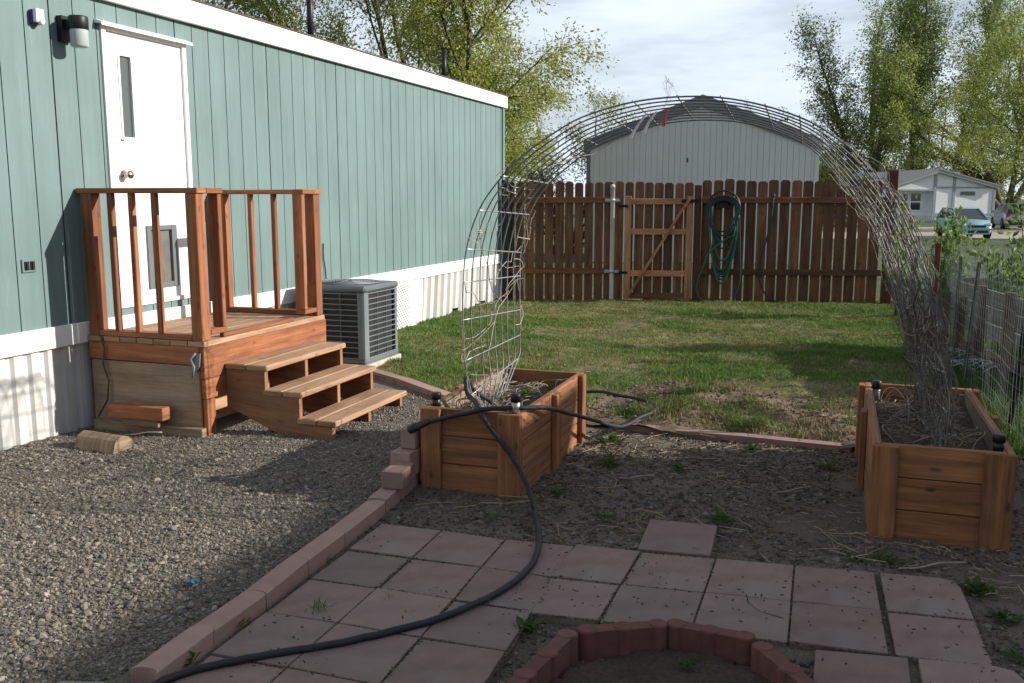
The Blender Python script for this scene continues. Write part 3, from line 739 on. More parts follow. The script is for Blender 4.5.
def fn(m):
    nz = 12
    for i in range(nz+1):
        z = .10+(AZ-.17)*i/nz
        for (p, q, up) in (((A1-.006, B0+.075, z), (A1-.006, B1-.075, z), 0), ((A0+.075, B0+.006, z), (A1-.075, B0+.006, z), 0), ((A0+.075, B1-.006, z), (A1-.075, B1-.006, z), 0), ((A0+.006, B0+.075, z), (A0+.006, B1-.075, z), 0)):
            m.bar(p, q, .010, .0085, tint=1.)
    for k in range(1, 3):
        u = B0+.075+(B1-B0-.15)*k/3
        m.bx(A1-.012, A1-.003, u-.003, u+.003, .10, AZ-.07, .6)
        x = A0+.075+(A1-A0-.15)*k/3
        m.bx(x-.003, x+.003, B0+.003, B0+.012, .10, AZ-.07, .6)
part('louvre', 'acgrey', ac, fn, 0)
lid = part('lid', 'acgrey', ac, lambda m: m.bx(A0-.008, A1+.008, B0-.008, B1+.008, AZ-.06, AZ), .02)
def fn(m):
    cx, cy = (A0+A1)/2, (B0+B1)/2
    for r in np.linspace(.06, .30, 9): m.tube([(cx+r*math.cos(a), cy+r*math.sin(a), AZ+.02-.04*r) for a in np.linspace(0, 6.283, 33)], .004, 5, False)
    for a in np.linspace(0, 3.1416, 5)[:-1]: m.tube([(cx-.31*math.cos(a), cy-.31*math.sin(a), AZ+.006), (cx, cy, AZ+.022), (cx+.31*math.cos(a), cy+.31*math.sin(a), AZ+.006)], .005, 5)
part('fan_grille', 'acgrey', lid, fn, 0)

# ================================================================== PAVERS
def paver(q, label, name='patio_paver', rnd=None, mt=None):
    """q: four corners (n,u) counter-clockwise"""
    c = (sum(p[0] for p in q)/4, sum(p[1] for p in q)/4); m = MB()
    g_ = .0035
    q2 = [(c[0]+(p[0]-c[0])*(1-g_/.16), c[1]+(p[1]-c[1])*(1-g_/.16)) for p in q]
    dzs = [random.uniform(-.004, .004) for _ in q]
    top = .024+random.uniform(-.003, .003); t_ = random.uniform(.86, 1.12)
    if rnd is not None:   # worn corner cut
        i = rnd; a, b, d_ = Vector(q2[i]), Vector(q2[i-1]), Vector(q2[(i+1) % 4])
        q2 = q2[:i]+[tuple(a+(b-a)*.22), tuple(a+(b-a)*.06+(d_-a)*.06), tuple(a+(d_-a)*.22)]+q2[i+1:]
        dzs = [0]*len(q2)
    i0 = len(m.v); k = len(q2)
    T = [(p[0], p[1], top+e) for p, e in zip(q2, dzs)]; B = [(p[0], p[1], -.03) for p in q2]
    m.face(T, tint=t_)
    for i in range(k):
        j = (i+1) % k; m.face([B[i], B[j], T[j], T[i]], tint=t_)
    # weld
    o = m.build(name, M[mt or random.choice(('paver', 'paver', 'paver_red', 'paver_grey'))], None, (c[0], c[1], 0))
    bmh = bmesh.new(); bmh.from_mesh(o.data); bmesh.ops.remove_doubles(bmh, verts=bmh.verts, dist=.0004); bmesh.ops.recalc_face_normals(bmh, faces=bmh.faces); bmh.to_mesh(o.data); bmh.free()
    md = o.modifiers.new('edge', 'BEVEL'); md.width = .004; md.segments = 2
    return tag(o, label, 'paver', 'square pink pavers of the patio')
rowsL = [3.85, 3.50, 3.165, 2.835, 2.49, 2.15]
colsL = lambda r: [-2.0+.01*r, -1.69+.007*r, -1.37+.012*r, -1.045+.012*r]
RN = ['back row by the mulch', 'second row from the back', 'third row from the back', 'fourth row from the back', 'front row']
def PL(r, c): return (colsL(r)[c], rowsL[r]+(.015 if c == 3 and r == 0 else 0)+(.0 if c else -.01))
rowR = lambda i, n: [3.905+.09*(n+.76), 3.525+.085*(n+.74), 3.175+.075*(n+.72), 2.86+.075*(n+.7)][i]
colsR = [-1.045, -.755, -.43, -.105, .215, .535]
def PR(r, c): n_ = colsR[c]+.012*r*(c-2)*.5; return (n_, rowR(r, n_))
PLACE = ['against the kerb', 'second from the kerb', 'third from the kerb', 'fourth from the kerb', 'fifth from the kerb', 'sixth from the kerb', 'seventh from the kerb', 'eighth and last']
for r in range(5):
    for c in range(3):
        paver([PL(r+1, c), PL(r+1, c+1), PL(r, c+1), PL(r, c)], 'square pink paver %s, %s' % (PLACE[c], RN[r]))
for r in range(2):
    for c in range(5):
        lab = 'square pink paver %s, %s' % (PLACE[c+3], RN[r])
        if (r, c) == (1, 2): lab = 'cracked greyish paver just behind the red fire ring blocks'
        if (r, c) == (0, 4): lab = 'paver with worn rounded corner at the end of the back row'
        gap = .018 if c == 4 else 0
        a, b, cc, d_ = PR(r+1, c), PR(r+1, c+1), PR(r, c+1), PR(r, c)
        a = (a[0]+gap, a[1]); d_ = (d_[0]+gap, d_[1])
        paver([a, b, cc, d_], lab, rnd=2 if (r, c) == (0, 4) else None, mt='paver_grey' if r == 1 and c in (0, 1, 2) else ('paver' if c < 4 else None))
paver([(-.01, 2.86), (.295, 2.88), (.30, 3.245), (-.005, 3.195)], 'pink paver right beside the red fire ring, in the nearest row')
paver([(.33, 2.89), (.65, 2.92), (.645, 3.285), (.325, 3.25)], 'outermost pink paver of the nearest row beyond the fire ring', rnd=2)
paver([(-.78, 3.93), (-.455, 3.95), (-.47, 4.345), (-.80, 4.34)], 'lone pink paver jutting into the mulch behind the back row', mt='paver_red')
# soil and crumbs packed in the joints
jn, ju = [], []
def joint(p, q, k):
    t = rng.random(k); jn.append(p[0]+(q[0]-p[0])*t+rng.normal(0, .006, k)); ju.append(p[1]+(q[1]-p[1])*t+rng.normal(0, .006, k))
for r in range(6):
    for c in range(4):
        if c < 3: joint(PL(r, c), PL(r, c+1), 90)
        if r < 5: joint(PL(r, c), PL(r+1, c), 90)
for r in range(3):
    for c in range(6):
        if c < 5: joint(PR(r, c), PR(r, c+1), 90)
        if r < 2: joint(PR(r, c), PR(r+1, c), 110)
jn = np.concatenate(jn); ju = np.concatenate(ju); k = len(jn); sz = rng.uniform(.0018, .0055, k); x, y = H2W(jn, ju)
P = OCT[None]*(1+rng.normal(0, .25, (k, 6, 1)))*(sz[:, None, None]*np.array([1.2, 1., .7])); V = (P+np.stack([x, y, np.full(k, .021)], -1)[:, None]).reshape(-1, 3); F = (OCF[None]+(np.arange(k)*6)[:, None, None]).reshape(-1, 3)
c = np.array([(.06, .045, .033), (.10, .075, .055), (.045, .035, .028), (.16, .13, .10)])[rng.integers(0, 4, k)]
tag(np_mesh('joint_crumbs', V, F, M['stones'], np.repeat(c, 6, 0)), kind='stuff')
# hairline crack of the cracked paver: a fine dark seam set into the slab
mb = MB(); mb.tube([(-.27, 3.58, .0262), (-.255, 3.50, .0262), (-.21, 3.44, .0262), (-.12, 3.41, .0262)], .0022, 5, tint=.5)
tag(mb.build('crack_line', M['soil'] if False else M['accoil'], None, (-.2, 3.5, .02)), 'dark hairline crack across the greyish paver behind the fire ring', 'crack')

# ---- salmon edging stones between gravel and patio
def edging(p0, p1, w, z0, z1, name, label, cat, mat, group, tint=None):
    """straight stone, rounded nose at p1 end, hollow at p0 end"""
    p0, p1 = Vector(p0), Vector(p1); d_ = (p1-p0); l = d_.length; d_.normalize(); s_ = Vector((d_.y, -d_.x))
    pl = []
    r = w/2
    for i in range(9):
        a = -math.pi/2+math.pi*i/8; pl.append(p1+s_*(math.sin(a)*r)*-1+d_*(math.cos(a)*r*.62))
    for i in range(9):
        a = math.pi/2-math.pi*i/8; pl.append(p0+s_*(math.sin(a)*r)*-1+d_*(math.cos(a)*r*.62+.006))
    m = MB(); m.prism([(p.x, p.y, z0) for p in pl], (0, 0, z1-z0), tint or random.uniform(.9, 1.08))
    c = (p0+p1)/2; o = m.build(name, M[mat], None, (c.x, c.y, z0), bevel=.009, seg=2)
    return tag(o, label, cat, group)
cur = [(-2.035, 2.235), (-2.05, 2.55), (-2.055, 2.875), (-2.085, 3.23), (-2.10, 3.565), (-2.13, 4.03), (-2.19, 4.58)]
CL = ['salmon edging stone nearest the camera with rounded nose', 'second salmon edging stone along the gravel from the camera', 'third salmon edging stone along the gravel, middle of the kerb', 'fourth salmon edging stone along the gravel from the camera', 'fifth salmon edging stone along the gravel, before the last long one', 'last long salmon edging stone running up to the stacked blocks']
for i in range(6):
    edging(cur[i], cur[i+1], .098, -.03, .062+random.uniform(-.006, .006), 'edging_stone', CL[i], 'edging stone', 'curb', 'salmon edging stones along the gravel')
mb = MB(); mb.box((-2.17, 2.06, .015), (.16, .22, .07), Matrix.Rotation(.3, 3, 'Z'), .62); tag(mb.build('broken_paver', M['concrete'], None, (-2.22, 2.14, -.02), bevel=.012, seg=2), 'beige concrete piece in the gravel at the near end of the kerb', 'paver piece')
# stacked blocks by the left planter
for (c, sz, rz, lab) in (((-2.135, 4.30, .118), (.12, .20, .095), .10, 'salmon block laid on the kerb with its end in the sun'),
                         ((-2.175, 4.53, .140), (.12, .25, .14), -.03, 'salmon block behind the sunlit one, against the planter corner'),
                         ((-2.165, 4.56, .268), (.09, .17, .112), .02, 'topmost salmon block of the stack, under the black hose end')):
    m = MB(); m.box(c, sz, Matrix.Rotation(rz, 3, 'Z')); tag(m.build('edging_block', M['curb'], None, (c[0], c[1], c[2]-sz[2]/2), bevel=.008, seg=2), lab, 'block', 'salmon blocks stacked by the planter')
# bricks edging the lawn
lp = [(-4.02, 7.44), (-3.75, 7.27), (-3.45, 7.08), (-3.13, 6.83), (-2.8, 6.58), (-2.45, 6.42)]
LL = ['next to the air conditioner', 'second from the air conditioner', 'in the middle of the curve behind the steps', 'second from the planter', 'ending at the left planter']
for i in range(5):
    edging(lp[i], lp[i+1], .10, -.03, .045, 'lawn_edging', 'flat pink lawn edging stone %s' % LL[i], 'edging stone', 'curb', 'pink stones edging the lawn')
lp = [(-1.42, 6.20), (-1.13, 6.13), (-.83, 6.11), (-.52, 6.11), (-.20, 6.08), (.13, 6.06)]
LL = ['beside the left planter under the hose loop', 'just right of the hose loop', 'in the middle of the bare dirt edge', 'second from the right planter', 'ending at the right planter']
for i in range(5):
    edging(lp[i], lp[i+1], .085, -.03, .035, 'lawn_edging', 'half-buried pink lawn edging stone %s' % LL[i], 'edging stone', 'curb', 'pink stones edging the lawn', .8)

# ---- red scalloped fire ring
def scallop(p0, p1, h, lobes, label):
    p0, p1 = Vector(p0), Vector(p1); d_ = p1-p0; l = d_.length; d_.normalize(); s_ = Vector((-d_.y, d_.x)); r = .033
    o = thing('fire_ring_block', label, 'edging block', ((p0.x+p1.x)/2, (p0.y+p1.y)/2, 0), 'H', 'red scalloped blocks of the fire ring')
    nr_ = (lobes+1)//2; wl_ = (l-nr_*2*r*.9)/(nr_-1); pitch = 2*r*.9+wl_; pl = []
    cents = [p0+d_*(r*.9+pitch*k) for k in range(nr_)]
    for sg in (1, -1):
        for c in (cents if sg > 0 else cents[::-1]):
            for i in range(9):
                a = R(135)-R(90)*i/8; pl.append(c+d_*(math.cos(a)*r*1.05*sg)+s_*(math.sin(a)*r*1.12*sg))
        if sg > 0:
            for i in range(1, 8): a = R(45)-R(90)*i/8; pl.append(cents[-1]+d_*(math.cos(a)*r*1.05)+s_*(math.sin(a)*r*1.12))
    for i in range(1, 8): a = R(-135)-R(90)*i/8; pl.append(cents[0]+d_*(math.cos(a)*r*1.05)+s_*(math.sin(a)*r*1.12))
    m = MB(); m.prism([(p.x, p.y, -.03) for p in pl], (0, 0, h+.03), random.uniform(.9, 1.08))
    m.build('body', M['redblock'], o, bevel=.004, seg=2)
    for c in cents:   # raised round top of each lobe
        m = MB(); m.lathe((c.x, c.y, h-.004), [(r*1.0, 0), (r*1.0, .005), (r*.92, .0075), (.001, .0075)], 18, tint=random.uniform(.95, 1.1), smooth=False); m.build('round_top', M['redblock'], o)
scallop((-.885, 2.40), (-.80, 2.91), .100, 7, 'red scalloped block of the fire ring on its side facing the kerb')
scallop((-.775, 2.925), (-.50, 3.075), .100, 5, 'red scalloped block at the back of the fire ring, nearer the kerb')
scallop((-.495, 3.085), (-.20, 3.065), .100, 5, 'red scalloped block at the back of the fire ring, before the cracked paver')
scallop((-.185, 3.03), (.035, 2.74), .100, 5, 'red scalloped block of the fire ring next to the nearest pavers')
scallop((.05, 2.72), (.06, 2.35), .100, 5, 'red scalloped block mostly below the picture edge by the nearest pavers')
tag(sheet('fire_ring_soil', -.86, .06, 2.2, 3.08, .03, lambda n, u: .022+(fbm(n, u, 7, 3)-.5)*.03, lambda n, u: np.array([.075, .056, .042])*(.6+.8*fbm(n, u, 9, 4)[..., None]), M['soil'], lambda n, u: np.hypot((n+.38)/.43, (u-2.55)/.50) < 1), kind='structure')

# ================================================================== RAISED PLANTERS
def planter(n0, n1, u0, u1, h, label, seed, mids):
    random.seed(seed)
    o = thing('raised_planter', label, 'planter', ((n0+n1)/2, (u0+u1)/2, 0), 'H', None)
    bh = (h+.02)/3; t_ = .036
    # long sides lap the ends
    for s, x in ((-1, n0), (1, n1)):
        x0, x1 = (x, x+t_) if s < 0 else (x-t_, x)
        def fn(m):
            for k in range(3): m.bx(x0, x1, u0, u1, -.02+k*bh+.002, -.02+(k+1)*bh-.002)
        part('side_boards', 'cedar', o, fn)
        def fi(m):
            xi = (x1+.001, x1+.006) if s < 0 else (x0-.006, x0-.001)
            for k in range(2, 3): m.bx(xi[0], xi[1], u0+t_+.01, u1-t_-.01, -.02+k*bh-.04, -.02+(k+1)*bh-.006)
        part('inner_face', 'cedarin', o, fi, .001)
        for uu in mids:
            xo = (x-.034, x-.001) if s < 0 else (x+.001, x+.034)
            part('cleat', 'cedar', o, lambda m: m.bx(xo[0], xo[1], uu-.045, uu+.045, -.02, h+random.uniform(-.012, .004)))
    for s, y in ((-1, u0), (1, u1)):
        y0, y1 = (y+.001, y+t_) if s < 0 else (y-t_, y-.001)
        def fn(m):
            for k in range(3): m.bx(n0+t_+.001, n1-t_-.001, y0, y1, -.02+k*bh+.002, -.02+(k+1)*bh-.002)
        part('end_boards', 'cedar', o, fn)
        if s < 0:
            w = .115
            yo = (y-.028, y)
            part('cleat', 'cedar', o, lambda m: m.bx(n0+.001, n0+w, yo[0], yo[1], -.02, h-.004))
            part('cleat', 'cedar', o, lambda m: m.bx(n1-w*1.12, n1-.001, yo[0], yo[1], -.02, h-.002))
        else:
            for x in (n0+.05, n1-.05):
                part('corner_block', 'cedarin', o, lambda m: m.bx(x-.03 if x < (n0+n1)/2 else x-.02, x+.02 if x < (n0+n1)/2 else x+.03, y0-.045, y0-.002, .1, h-.03))
    ns = np.linspace(n0+.037, n1-.037, 22); us = np.linspace(u0+.037, u1-.037, 44); N_, U_ = np.meshgrid(ns, us)
    z = h-.105+(fbm(N_, U_, 5, seed)-.5)*.06+(fbm(N_, U_, 16, seed)-.5)*.03
    c = np.array([.105, .075, .052])*(.5+1.0*fbm(N_, U_, 12, seed+2)[..., None])
    a, b = N_.shape; idx = np.arange(a*b).reshape(a, b)
    F = np.stack([idx[:-1, :-1], idx[:-1, 1:], idx[1:, 1:], idx[1:, :-1]], -1).reshape(-1, 4)
    V = np.stack([N_, U_, z], -1).reshape(-1, 3)
    so = np_mesh('soil', V, F, M['soil'], c.reshape(-1, 3), o, tuple(o['_b']), smooth=True)
    return o
BL = planter(-2.10, -1.525, 4.53, 5.80, .445, 'orange cedar planter beside the steps, crossed by the black hose', 3, (5.12, 5.70))
BR = planter(.20, .80, 4.52, 6.06, .445, 'shaded cedar planter on the right full of dead stems', 4, (5.28, 5.98))
def bed_litter(n0, n1, u0, u1, z, k, name, lab):
    n_ = rng.uniform(n0, n1, k); u_ = rng.uniform(u0, u1, k)
    return litter(k, (n0, n1, u0, u1), name, lambda n, u: np.full_like(n, z)+(fbm(n, u, 5, 3)-.4)*.05, .01, .09, .0022, STRAW+[(.30, .26, .20)], lambda n, u: n > -99)
bed_litter(-2.05, -1.57, 4.58, 5.75, .345, 420, 'planter_litter', '')
bed_litter(.25, .72, 4.58, 6.0, .345, 620, 'planter_litter', '')
# fittings with black caps on the planter corners
def fitting(n, u, z, h, lab, body):
    o = thing('capped_fitting', lab, 'hose fitting', (n, u, z), 'H', 'black capped fittings on the planters')
    m = MB(); m.lathe((n, u, z), [(.001, 0), (.023, 0), (.023, h*.55), (.020, h*.56), (.001, h*.56)], 14); m.build('body', M[body], o)
    m = MB(); m.lathe((n, u, z+h*.56), [(.001, 0), (.028, 0), (.028, h*.38), (.025, h*.42), (.001, h*.42)], 14); m.build('cap', M['black'], o)
fitting(-1.565, 4.552, .447, .105, 'pale fitting with black cap on the front corner of the sunny planter under the hose', 'galv')
fitting(-2.045, 4.60, .43, .085, 'black capped fitting in the planter corner nearest the porch steps', 'black')
fitting(.265, 5.92, .37, .115, 'black capped fitting at the far corner of the shaded planter', 'acgrey')
fitting(.74, 4.62, .425, .085, 'black capped fitting on the shaded planter next to the dark fence stake', 'black')

# ================================================================== ARCHED WIRE TRELLIS
NEARP = [(-1.83, .36), (-1.865, .45), (-1.905, .62), (-1.92, .85), (-1.92, 1.05), (-1.90, 1.29), (-1.83, 1.50), (-1.73, 1.645), (-1.59, 1.785), (-1.37, 1.925), (-1.22, 1.99), (-1.0, 2.042), (-.78, 2.06), (-.57, 2.05), (-.36, 2.005), (-.15, 1.925), (.02, 1.81), (.15, 1.68), (.25, 1.54), (.35, 1.33), (.44, 1.10), (.49, .87), (.52, .64), (.535, .36)]
FARP = [(-1.91, .36), (-1.912, .5), (-1.915, .65), (-1.915, .80), (-1.915, 1.02), (-1.91, 1.22), (-1.855, 1.46), (-1.76, 1.62), (-1.62, 1.75), (-1.42, 1.885), (-1.25, 1.95), (-1.05, 2.0), (-.84, 2.022), (-.6, 2.01), (-.38, 1.955), (-.17, 1.85), (.0, 1.66), (.10, 1.52), (.20, 1.37), (.30, 1.12), (.385, .87), (.43, .72), (.455, .58), (.47, .36)]
def catmull(P, m=4):
    P = [Vector(p) for p in P]; Q = [P[0]*2-P[1]]+P+[P[-1]*2-P[-2]]; out = []
    for i in range(1, len(Q)-2):
        for k in range(m):
            t = k/m; a, b, c, d_ = Q[i-1], Q[i], Q[i+1], Q[i+2]
            out.append(.5*((2*b)+(c-a)*t+(2*a-5*b+4*c-d_)*t*t+(3*b-a-3*c+d_)*t**3))
    return out+[P[-1]]
NR, FR = catmull(NEARP), catmull(FARP)
def arch(i, s): # s 0..1 across the panel
    a, b = NR[i], FR[i]; p = a*(1-s)+b*s
    pinch = max(0, 1-i/6)*.35 if i < 8 else 0
    return Vector((p.x, 4.70+(.95*s)*(1-pinch), p.y))
tre = thing('trellis_arch', 'tall arch of bent wire panel spanning the two planters', 'trellis', (-.7, 5.2, .35))
NW = 9
for j in range(NW):
    s = j/(NW-1); w1, w2 = random.uniform(0, 6), random.uniform(.006, .014)
    mb = MB(); mb.tube([arch(i, s)+Vector((0, math.sin(i*.21+w1)*w2, 0)) for i in range(len(NR))], .0041 if j not in (0, NW-1) else .0046, 5); mb.build('long_wire', M['wire'], tre)
acc = 0; nxt = .12
for i in range(1, len(NR)):
    acc += (NR[i]-NR[i-1]).length
    if acc >= nxt:
        nxt += .205
        mb = MB(); mb.tube([arch(i, s)+Vector((0, 0, .006)) for s in np.linspace(-.012, 1.012, 7)], .0038, 5); mb.build('cross_wire', M['galv'], tre)
# dead vines
def vine_mesh(mbv, i0, i1, n, spread, rad, steps=9, hug=.02):
    for _ in range(n):
        i = random.uniform(i0, i1); s = random.random(); pts = []
        di = random.choice((-1, 1))*random.uniform(.2, 1.5); ds = random.uniform(-.16, .16)
        off = Vector((random.gauss(0, hug), 0, random.gauss(0, hug)))
        for k in range(steps):
            ii = int(min(max(i, 0), len(NR)-1)); p = arch(ii, min(max(s, -.05), 1.05))
            off += Vector((random.gauss(0, spread), random.gauss(0, spread), random.gauss(0, spread*.8))); off *= .86
            pts.append(p+off); i += di*random.uniform(.5, 1.3); s += ds+random.gauss(0, .10)
        mbv.tube(catmull(pts, 2), [rad*(1-.6*q/(2*steps)) for q in range(2*(steps-1)+1)], 4, False, random.uniform(.6, 1.25))
L_ = len(NR)
mb = MB(); vine_mesh(mb, 2, 24, 17, .007, .0030); vine_mesh(mb, 18, 34, 9, .010, .0026)
tag(mb.build('dead_vine', M['vine'], None, (-1.9, 5.2, .35)), 'pale dry vine stems climbing the sunny leg of the wire arch', 'dead vine')
mb = MB(); vine_mesh(mb, 68, L_-1, 42, .010, .0030, 10, .012); vine_mesh(mb, 76, L_-1, 110, .013, .0033, 10, .016); vine_mesh(mb, 84, L_-1, 40, .019, .0030, 9, .02)
vd = mb.build('dead_vine', M['vined'], None, (.45, 5.2, .35)); tag(vd, 'thick grey tangle of dead vines round the arch leg in the shaded planter', 'dead vine')
mb = MB(); vine_mesh(mb, 64, L_-4, 42, .012, .0026, 9, .014); mb.build('light_stem', M['vine'], vd)
# loose stems sprawling in both planters
def sprawl(n0, n1, u0, u1, z, k, name, lab, base):
    m = MB()
    for _ in range(k):
        p = Vector((random.uniform(n0, n1), random.uniform(u0, u1), z)); a = random.uniform(0, 6.28); pts = [p.copy()]; hz = random.uniform(.02, .10)
        N_ = random.randint(5, 8)
        for q in range(N_):
            a += random.gauss(0, .55); p = p+Vector((math.cos(a), math.sin(a), 0))*random.uniform(.025, .055)
            p.x = min(max(p.x, n0-.02), n1+.02); p.y = min(max(p.y, u0-.02), u1+.02)
            pts.append(Vector((p.x, p.y, z+hz*math.sin(math.pi*(q+1)/N_)+random.uniform(0, .012))))
        m.tube(catmull(pts, 2), random.uniform(.0016, .0034), 4, False, random.uniform(.5, 1.1))
    tag(m.build(name, M['vine'], None, base), lab, 'dead stems', kind='stuff')
sprawl(-2.0, -1.62, 4.75, 5.65, .355, 24, 'dead_plant_tangle', 'pale dry stems lying on the soil of the sunny planter', (-1.8, 5.2, .35))
sprawl(.28, .70, 4.65, 5.95, .355, 28, 'dead_plant_tangle', 'dry stems lying on the soil of the shaded planter', (.5, 5.3, .35))
# ribbons tied to the arch
def ribbon(i, s, dx, dz_, mat, lab):
    p = arch(i, s); m = MB(); m.prism([p, p+Vector((.016, 0, .004)), p+Vector((.011+dx*.5, 0, dz_*.5)), p+Vector((.019+dx, 0, dz_)), p+Vector((dx, 0, dz_)), p+Vector((dx*.5-.004, 0, dz_*.5))], (0, .003, 0))
    tag(m.build('ribbon', M[mat], None, tuple(p)), lab, 'ribbon', 'ribbons tied on the arch')
ribbon(46, .45, -.012, -.085, 'red', 'red ribbon tied to the top of the wire arch')
ribbon(45, .45, -.07, -.11, 'ribbon', 'whitish ribbon beside the red one on the wire arch')
ribbon(44, .45, -.09, -.13, 'ribbon', 'whitish ribbon on the arch farther from the red one')

# ================================================================== HOSES
def hose(P, r, name, lab, mat, seg=10, extra=None):
    m = MB(); Q = catmull(P, 6); Q = [q+Vector((random.gauss(0, .0016), random.gauss(0, .0016), 0)) for q in Q]; m.tube(Q, r, seg)
    P0 = P[0]
    o = m.build(name, M[mat], None, P0); tag(o, lab, 'garden hose'); return o
def GP(n, u, z): return (n, u, z)
Z = .038
hose([(-2.02, 2.12, Z), (-1.94, 2.33, Z), (-1.78, 2.50, Z), (-1.62, 2.63, Z), (-1.45, 2.80, Z), (-1.31, 2.98, Z), (-1.20, 3.22, Z), (-1.155, 3.45, Z), (-1.17, 3.68, Z), (-1.225, 3.89, Z), (-1.31, 4.11, .035), (-1.40, 4.33, .05), (-1.48, 4.43, .13), (-1.56, 4.465, .235), (-1.66, 4.47, .35), (-1.735, 4.485, .435), (-1.80, 4.58, .475), (-1.88, 4.66, .50), (-1.91, 4.70, .58), (-1.895, 4.78, .50), (-1.85, 4.95, .40)], .0135, 'garden_hose', 'black hose curving over the patio and up the planter front', 'hose')
hb = hose([(-2.06, 4.42, .37), (-2.0, 4.435, .39), (-1.90, 4.455, .42), (-1.80, 4.47, .445), (-1.72, 4.50, .464), (-1.62, 4.53, .470), (-1.52, 4.58, .468), (-1.47, 4.78, .43), (-1.42, 5.1, .33), (-1.36, 5.5, .20), (-1.29, 5.9, .075), (-1.22, 6.22, .075), (-1.17, 6.42, .075), (-1.20, 6.62, .075), (-1.34, 6.78, .075), (-1.50, 6.85, .075), (-1.72, 6.95, .075), (-1.95, 6.9, .045)], .0125, 'garden_hose', 'black hose lying across the sunny planter with a loop on the dirt', 'hose')
mb = MB(); d_ = Vector((-.085, -.022, -.042)).normalized(); p = Vector((-2.05, 4.422, .374))
mb.lathe(p, [(.014, -.04), (.020, -.03), (.020, .025), (.025, .03), (.025, .075), (.021, .08), (.014, .085), (.001, .085)], 12, d_); mb.build('coupling', M['black'], hb)

# ================================================================== WOODEN FENCE AND GATE (straight run behind the lawn)
FA = Vector((-.12, 14.33)); FB = Vector((5.52, 13.80)); FD = (FB-FA).normalized(); FL = (FB-FA).length
FR_ = math.atan2(FD.y, FD.x)
def fence_empty(name, lab, cat, s):
    o = bpy.data.objects.new(name, None); COL.objects.link(o); p = FA+FD*s; o.location = (p.x, p.y, 0); o.rotation_euler = (0, 0, FR_); o['_b'] = (s, 0, 0)
    return tag(o, lab, cat)
fen = fence_empty('wooden_fence', 'dark stained picket fence with dog-eared tops behind the lawn', 'fence', 0)
sX = lambda X: (X-FA.x)/FD.x      # along-fence coordinate of a world X
gA, gB = sX(1.70), sX(2.735)
def picket(m, s, w, z0, z1, y=.004):
    e = .028; tl = random.gauss(0, .004)
    m.prism([(s-w/2, y, z0), (s+w/2, y, z0), (s+w/2+tl, y, z1-e), (s+w/2-e+tl, y, z1), (s-w/2+e+tl, y, z1), (s-w/2+tl, y, z1-e)], (0, .017, 0), random.choice((.68, .85, 1., 1.1, 1.35, 1.0)))
def run(a, b, parent, pitch, w, hgt, zb):
    s = a+w/2; k = 0
    while s+w/2 < b+.03:
        m = MB(); picket(m, s, w+random.uniform(-.006, .006), zb+random.uniform(-.02, .03), hgt+random.gauss(0, .008))
        # orient grain up the board
        o = m.build('picket', M['fence'], parent)
        uvl = o.data.uv_layers[0].data; of = random.uniform(0, 40)
        for lp_ in o.data.loops:
            v = o.data.vertices[lp_.vertex_index].co; uvl[lp_.index].uv = (v.z+of, v.x+of*.7+v.y)
        s += pitch+random.uniform(-.004, .006)
run(.02, gA-.04, fen, .150, .130, 1.81, .0)
run(gB+.10, FL-.02, fen, .164, .141, 1.83, .0)
def fpart(name, mat, a, b, y0, y1, z0, z1, par=None):
    m = MB(); m.bx(a, b, y0, y1, z0, z1); return m.build(name, M[mat], par or fen, bevel=.004)
for z in (.47, 1.54):
    fpart('rail', 'fence', 0, gA-.10, -.042, -.001, z-.045, z+.045)
    fpart('rail', 'fence', gB+.10, FL, -.042, -.001, z-.045, z+.045)
fpart('post', 'darkmetal', -.03, .085, -.12, -.045, -.1, 1.84)
fpart('post', 'gatepost', gB-.005, gB+.095, -.055, .035, -.1, 1.76)
fpart('post', 'gatepost', FL-.02, FL+.11, -.06, .06, -.1, 1.97)
m = MB(); s0 = sX(1.515); m.lathe((s0, -.075, -.05), [(.031, 0), (.031, 1.78), (.036, 1.781), (.036, 1.80), (.02, 1.82), (.001, 1.825)], 14); mp = m.build('metal_post', M['postwhite'], fen)
for z in (.47, 1.54):
    m = MB(); m.bx(s0-.11, s0+.11, -.052, -.044, z-.022, z+.022, 1); m.lathe((s0, -.075, z-.024), [(.031, 0), (.037, .0), (.037, .048), (.031, .048)], 14); m.build('bracket', M['galv'], mp)
gate = fence_empty('wooden_gate', 'lighter brown Z-braced gate set in the picket fence', 'gate', gA)
def gpart(name, mat, fn, bev=.004):
    m = MB(); fn(m); return m.build(name, M[mat], gate, bevel=bev)
run(gA+.0, gB-.03, gate, .150, .130, 1.80, .05)
for o in gate.children:
    o.location.y += .006
gpart('stile', 'gatew', lambda m: m.bx(gA+.005, gA+.10, -.042, -.001, .05, 1.60)); gpart('stile', 'gatew', lambda m: m.bx(gB-.125, gB-.03, -.042, -.001, .05, 1.60))
for z, mt in ((.10, 'fence'), (.44, 'gatew'), (1.07, 'gatew'), (1.52, 'gatew')):
    gpart('cross_rail', mt, lambda m: m.bx(gA+.101, gB-.126, -.040, -.002, z-.045, z+.045))
gpart('brace', 'gatew', lambda m: m.bar((gA+.07, -.062, .10), (gB-.09, -.062, 1.56), .036, .10, (0, 1, 0)))
def fn(m):
    m.bx(gB-.2, gB+.06, -.07, -.064, 1.50, 1.55, .4)
    for z in (.45, 1.45): m.bx(gA-.10, gA+.05, -.052, -.046, z-.02, z+.02, .5)
gpart('hinge_strap', 'darkmetal', fn, 0)
